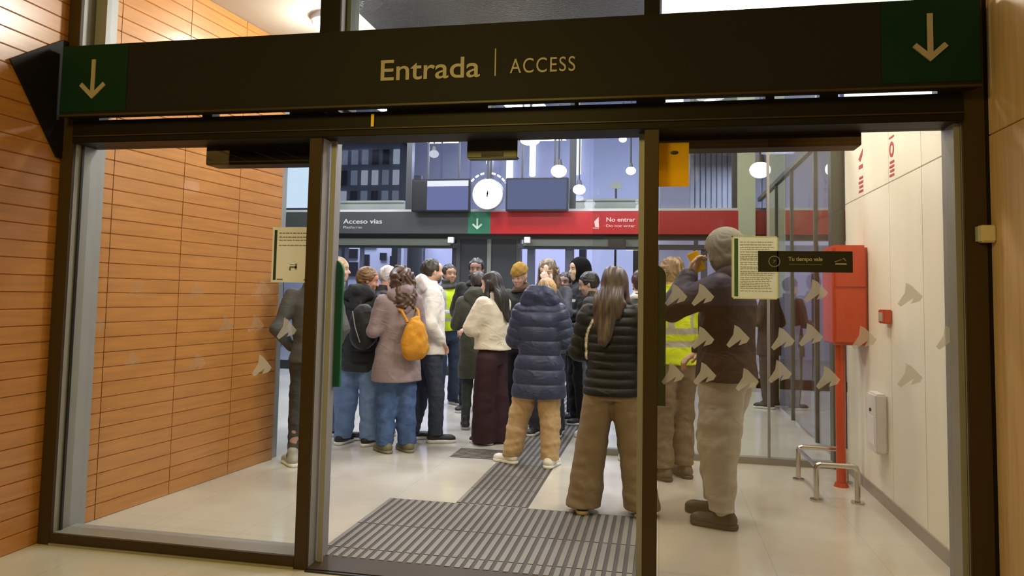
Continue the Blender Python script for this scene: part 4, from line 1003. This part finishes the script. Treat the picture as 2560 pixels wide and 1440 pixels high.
# grey-clad man behind the left pane, head behind the paper notice
person('grey', -2.84, 5.75, 20, 1.70, 'person in dark grey jacket and trousers behind the left pane, head hidden by the notice', skin=(.4, .26, .2), hair=('short', (.03, .02, .015)),
       top=dict(col=(.085, .085, .09), hem=.86, kind='plain', fat=.94), legs=dict(col=(.055, .055, .06), kind='slim'), shoes=dict(col=(.35, .35, .34), sole=(.8, .8, .78)), arms=('pocket', 'back'), feet=((-.12, .0, 25), (.13, .06, 15)))
person('blond', -3.14, 6.85, -75, 1.76, 'person with long blond hair in light blue jeans mostly hidden by the left mullion', skin=(.6, .40, .30), hair=('long', (.42, .29, .15), .30),
       top=dict(col=(.03, .06, .045), hem=.88), legs=dict(col=(.20, .26, .46), kind='straight'), shoes=dict(col=(.03, .02, .035), sole=(.8, .8, .8)), arms=('front', 'front'), feet=((-.10, .0, 0), (.10, .16, 0)))
def logo_sleeve(P, c):
    o = np.tile(c, (len(P), 1))
    a = (P[:, 0] < -.19) & (P[:, 0] > -.32) & (np.abs(P[:, 2] - 1.235 - (P[:, 0] + .25) * .9) < .034 + .02 * np.sin(60 * P[:, 0])) & (P[:, 1] < .06)
    o[a] = (.75, .75, .75); return o
person('blackpuffer', -2.77, 6.62, -4, 1.66, 'person with auburn hair in black padded jacket with white sleeve print and blue jeans', skin=(.52, .26, .18), hair=('short', (.20, .10, .035)),
       top=dict(kind='puffer', col=(.030, .033, .037), hem=.72, rough=.45, quilt=.10, paint=logo_sleeve, hood=True), legs=dict(col=JEAN, kind='bag', cuff=.06), shoes=dict(col=(.02, .015, .02), sole=(.8, .8, .8)), arms=('down', 'front'),
       head=(-62, -14), feet=((-.16, .0, -5), (.12, .02, -20)), scarf=(.05, .012, .02), h=.0085)
def white_print(P, c):
    o = np.tile(c, (len(P), 1)); a = (P[:, 1] < -.02) & (np.abs(P[:, 2] - 1.20) < .09) & (np.abs(P[:, 0] - .08) < .07) & (np.sin(90 * P[:, 0] + 40 * P[:, 2]) * np.sin(70 * P[:, 2]) > -.25)
    o[a] = (.62, .55, .55); return o
person('old', -2.79, 7.15, -58, 1.70, 'grey haired older person with pink face in dark clothes bending behind the mauve coat', skin=(.64, .36, .26), hair=('crop', (.52, .48, .47)),
       top=dict(kind='plain', col=(.022, .014, .018), hem=.80, paint=white_print), legs=dict(col=(.012, .012, .018), kind='straight'), shoes=dict(col=(.42, .40, .35), sole=(.6, .58, .5)), arms=('front', 'front'), head=(10, -12), lean=.04)
MAU = (.245, .185, .195)
tm, _, _, _ = person('mauve', -2.33, 6.42, 50, 1.66, 'person with curly brown hair in mauve hooded coat, blue jeans and olive shoes', skin=(.6, .38, .28), hair=('curly', (.075, .042, .024)),
       top=dict(kind='coat', col=MAU, hem=.665, flare=.045, hood=True, fat=1.05, sleeve=1.12, name='coat'), legs=dict(col=DJEAN, kind='bag', cuff=.07, var=.3), shoes=dict(col=(.16, .15, .08), sole=(.22, .20, .13)), arms=('front', 'low'), head=(12, 0), feet=((-.09, .05, 0), (.10, -.03, -4)), h=.0085)
person('white', -2.21, 6.98, -62, 1.76, 'bearded man in white hooded jacket and navy trousers looking right', skin=(.66, .42, .31), hair=('crop', (.03, .02, .012), 'beard'),
       top=dict(kind='plain', col=(.76, .73, .70), hem=.83, hood=True, hoodsize=1.1, fat=1.10, sleeve=1.15), legs=dict(col=(.045, .055, .085), kind='straight', cuff=.07), shoes=dict(col=(.02, .02, .02), sole=(.8, .8, .78)), arms=('pocket', 'pocket'), head=(14, 0), feet=((-.10, -.10, 0), (.10, .10, -8)), h=.0085)
YV = (.62, .78, .02)
def hiviz(P, c):
    o = np.tile(c, (len(P), 1)); z = P[:, 2]; a = ((z > 1.04) & (z < 1.09)) | ((z > 1.14) & (z < 1.19)) | ((np.abs(np.abs(P[:, 0]) - .10) < .022) & (z > 1.19) & (z < 1.46) & (np.abs(P[:, 1]) < .2))
    o[a] = (.42, .43, .40); return o
def hiviz_dark(P, c):
    o = hiviz(P, c); arm = np.abs(P[:, 0]) > .19; o[arm] = (.02, .02, .025); return o
person('hivis', -2.70, 9.3, -140, 1.80, 'dark haired man in yellow high visibility vest and dark trousers deep in the crowd', skin=(.45, .25, .16), hair=('short', (.015, .012, .01)),
       top=dict(kind='plain', col=YV, hem=.92, paint=hiviz, name='vest'), legs=dict(col=(.03, .045, .08), kind='straight'), arms=('down', 'front'), h=.012, scarf=(.06, .055, .05))
person('beard', -2.22, 8.85, 175, 1.86, 'tall bearded man in black jacket standing under the clock', skin=(.33, .19, .14), hair=('short', (.012, .010, .010), 'beard'),
       top=dict(kind='plain', col=(.022, .022, .018), hem=.70), legs=dict(col=(.012, .012, .014), kind='straight'), arms=('pocket', 'pocket'), scarf=(.03, .03, .025), h=.011, head=(10, -4))
person('olive', -1.92, 7.75, 10, 1.66, 'person in long olive grey coat standing behind the cream fleece', skin=(.5, .3, .2), hair=('short', (.03, .02, .015)),
       top=dict(kind='coat', col=(.06, .062, .042), hem=.56, hood=True, fat=1.05, name='coat'), legs=dict(col=(.035, .045, .045), kind='slim'), shoes=dict(col=(.02, .02, .02), sole=(.35, .35, .35)), arms=('front', 'pocket'), h=.010)
person('cream', -1.60, 7.06, 68, 1.64, 'person with long dark hair in cream fleece and wide maroon trousers, arms folded', skin=(.62, .38, .30), hair=('long', (.022, .018, .016), .36),
       top=dict(kind='plain', col=(.66, .60, .49), hem=.95, fat=1.15, sleeve=1.35, hood=False, name='fleece', rough=.95), legs=dict(col=(.038, .016, .022), kind='wide', cuff=.02, var=.03), shoes=dict(col=(.02, .015, .02), sole=(.75, .7, .75)), arms=('crossed', 'crossed'), head=(8, -6), feet=((-.09, .03, 0), (.09, -.05, 0)), h=.0085)
person('mustard', -1.52, 8.15, 160, 1.76, 'person in mustard knitted hat half hidden by the navy coat', skin=(.5, .3, .22), hair=('hat', (.33, .20, .045)),
       top=dict(kind='plain', col=(.02, .02, .018), hem=.80), legs=dict(col=(.02, .02, .02)), arms=('low', 'low'), h=.011, scarf=(.10, .05, .03), head=(0, -16))
person('fringe', -1.14, 7.62, 176, 1.80, 'tall person with shoulder length light brown hair facing the street behind the navy coat', skin=(.70, .50, .40), hair=('fringe', (.17, .115, .07), .20),
       top=dict(kind='plain', col=(.05, .05, .07), hem=.80), legs=dict(col=(.03, .03, .04)), arms=('face', 'low'), h=.0095, head=(0, -14))
person('navy', -1.00, 6.24, -4, 1.60, 'person in long navy padded coat, tan trousers and white trainers with back to the street', skin=(.66, .46, .34), hair=('short', (.34, .22, .10)),
       top=dict(kind='longpuffer', col=(.028, .037, .082), hem=.62, flare=.03, hood=True, hoodsize=1.25, hoodz=.03, quilt=.13, fat=1.13, sleeve=1.08, rough=.42, name='coat'), legs=dict(col=(.45, .31, .17), kind='bag', cuff=.07), shoes=dict(col=(.72, .70, .66), sole=(.8, .8, .78)),
       arms=('front', 'front'), headshift=(.01, .03), head=(-6, -38), feet=((-.26, .04, 65), (.12, .0, -10)), h=.0065, lean=.05)
person('darkhead', -1.12, 8.85, 170, 1.70, 'dark haired person glimpsed behind the right shoulder of the navy coat', skin=(.4, .25, .2), hair=('short', (.02, .012, .012)), top=dict(col=(.02, .02, .025)), h=.012)
person('blackhood', -0.90, 8.42, 112, 1.85, 'tall person in black hood and black coat with face turned left', skin=(.62, .42, .30), hair=('hood', (.008, .008, .008)),
       top=dict(kind='plain', col=(.012, .012, .012), hem=.72, fat=1.05, paint=lambda P, c: np.where(((np.abs(P[:, 2] - 1.30) < .014) & (np.abs(P[:, 0] + .10) < .05))[:, None], (.6, .6, .6), c)), legs=dict(col=(.01, .01, .01)), arms=('front', 'pocket'), h=.010, head=(10, 0))
person('young', -0.68, 7.70, 80, 1.68, 'young person with short black hair in dark grey jacket looking down to the left', skin=(.48, .30, .22), hair=('short', (.012, .010, .012)),
       top=dict(kind='plain', col=(.05, .05, .05), hem=.84), legs=dict(col=(.10, .12, .16), kind='slim'), shoes=dict(col=(.7, .7, .7)), arms=('front', 'front'), h=.009, head=(10, -18))
def vestpaint(P, c):
    o = np.tile(c, (len(P), 1)); x, z = P[:, 0], P[:, 2]; a = (np.abs(x + .185 - np.clip((z - 1.20) * .5, 0, 1) ** 2 * 8) < .009) & (z > 1.08) & (z < 1.45) & (P[:, 1] < .02); o[a] = (.62, .60, .56); return o
person('vest', -0.31, 5.02, -3, 1.62, 'person with long brown hair in black quilted jacket with white piping and wide tan trousers', skin=(.6, .42, .32), hair=('long', (.050, .031, .021), .42),
       top=dict(kind='puffer', col=(.011, .011, .011), hem=.835, quilt=.062, fat=1.08, rough=.38, paint=vestpaint, collar=True), legs=dict(col=(.205, .150, .098), kind='wide', cuff=.045, var=.05), shoes=dict(col=(.03, .02, .02), sole=(.55, .45, .33)),
       arms=('front', 'front'), head=(-14, -8), feet=((-.20, .0, 10), (.22, .04, -12)), h=.007, headshift=(.0, .02))
person('darkright', -0.16, 6.60, 20, 1.66, 'dark haired person with pale collar peeking out right of the long brown hair', skin=(.5, .3, .2), hair=('short', (.045, .015, .012)), top=dict(col=(.03, .03, .03)), legs=dict(col=(.04, .03, .03)), shoes=dict(col=(.6, .6, .6)), scarf=(.6, .58, .55), h=.010)
person('hivisblond', 0.10, 6.12, 35, 1.74, 'blond person in yellow high visibility vest and brown cargo trousers behind the right mullion', skin=(.6, .4, .3), hair=('bun', (.36, .27, .17)),
       top=dict(kind='plain', col=YV, hem=.90, paint=hiviz, name='vest', fat=1.05), legs=dict(col=(.20, .155, .11), kind='bag', cuff=.10, var=.2), shoes=dict(col=(.12, .09, .06), sole=(.08, .06, .05)), arms=('front', 'front'), h=.0085, head=(0, -10))
Tman, HRm, HOm, Am = person('beanie', 0.43, 5.06, 72, 1.86, 'tall man in grey beanie, navy jacket and pale grey joggers holding a phone', skin=(.60, .42, .32), hair=('beanie', (.26, .26, .235), 1.16),
       top=dict(kind='plain', col=(.030, .028, .034), hem=.845, hood=True, fat=1.22, sleeve=1.3, hoodsize=.9, paint=lambda P, c: np.where((P[:, 2] > 1.30)[:, None], (.034, .038, .080), np.where((P[:, 2] < 1.02)[:, None], (.042, .028, .021), (.015, .011, .014)))), legs=dict(col=(.50, .47, .42), kind='sweat', cuff=.10), shoes=dict(col=(.050, .038, .030), sole=(.045, .035, .028)),
       arms=(((.24, .25, 1.25)), 'low') if False else (((.25, .27, 1.27), (.14, .20, 1.475)), 'low'), head=(-32, -6), feet=((-.17, .02, 0), (.07, .12, 0)), h=.0065, build=1.10)
Tman2 = person('rightone', 1.42, 10.4, 60, 1.72, 'dark figure in brown coat deep behind the right pane, nearer the poster', top=dict(col=(.05, .035, .025), hem=.7), legs=dict(col=(.06, .05, .04)), h=.013, arms=('front', 'pocket'))
person('righttwo', 1.95, 10.2, -30, 1.76, 'dark figure in navy and grey deep behind the right pane, nearer the red cabinet', top=dict(col=(.03, .035, .08), hem=.8), legs=dict(col=(.05, .045, .04)), h=.013, arms=('front', 'front'))

# ---- carried things
bpy.context.view_layer.update()
def world(T, p): return T.matrix_world @ Vector(p)
def shell(name, prims, lo, hi, h, m, parent, wob=None):
    g = SDF(lo, hi, h)
    for p in prims: getattr(g, p[0])(*p[1:-1], **p[-1])
    if wob: g.wobble(wob)
    return g.mesh(name, m, parent)
# yellow phone at the man's ear
hnd = Am[0]; w_ = hnd[2]; e_ = hnd[1]; d_ = (w_ - e_) / np.linalg.norm(w_ - e_); pp = w_ + d_ * .085 + np.array([.030, -.005, .02])
t = empty('phone', world(Tman, pp), R_(72), label='yellow phone held to the ear of the man in the grey beanie', cat='phone')
o = MB().box(-.006, .006, -.038, .038, -.07, .07, .004).build('case', M_YEL, t, smooth=True); o.rotation_euler = (R_(-25), R_(-14), R_(15))
o = MB().box(.006, .0075, -.033, .033, -.065, .065).build('screen', M_BLACK, t); o.rotation_euler = (R_(-25), R_(-14), R_(15))
# mustard backpack on the mauve coat
t = empty('backpack', world(tm, (.03, -.26, .93)), tm.rotation_euler.z, label='mustard drawstring backpack hanging on the mauve coat', cat='backpack')
MUS = cloth('mustard canvas', (.52, .235, .02), .85, .3, 120)
shell('bag', [('ell', (0, 0, .13), (.125, .085, .155), dict(k=0)), ('ell', (0, 0, .05), (.130, .085, .10), dict(k=.05)), ('cap', (0, 0, .25), (0, .01, .30), .075, .04, dict(k=.03, sc=(1.2, .8, 1)))], (-.2, -.16, -.08), (.2, .16, .4), .008, MUS, t, folds(.009, 11, 30, 12))
for sx in (-1, 1): MB().tube([(sx * .06, .03, .28), (sx * .085, .10, .38), (sx * .10, .16, .40)], .013).build('strap', MUS, t, smooth=True)
# small black backpack on the black padded jacket
tb = next(o for o in bpy.data.objects if o.get('label', '').startswith('person with auburn'))
t = empty('backpack', world(tb, (.13, -.23, .97)), tb.rotation_euler.z, label='black backpack with grey zip on the black padded jacket', cat='backpack')
BLK = cloth('black nylon', (.02, .021, .023), .5, .2, 200)
shell('bag', [('ell', (0, 0, .20), (.125, .085, .20), dict(k=0)), ('ell', (0, .02, .10), (.12, .09, .12), dict(k=.05))], (-.2, -.16, -.05), (.2, .18, .46), .008, BLK, t, folds(.006, 21, 30, 12))
MB().tube([(-.07, -.075, .33), (-.03, -.088, .18), (.02, -.085, .05)], .006).build('zip', M_STEELGREY, t, smooth=True)
for sx in (-1, 1): MB().tube([(sx * .07, .06, .34), (sx * .08, .12, .46), (sx * .085, .18, .47)], .014).build('strap', BLK, t, smooth=True)
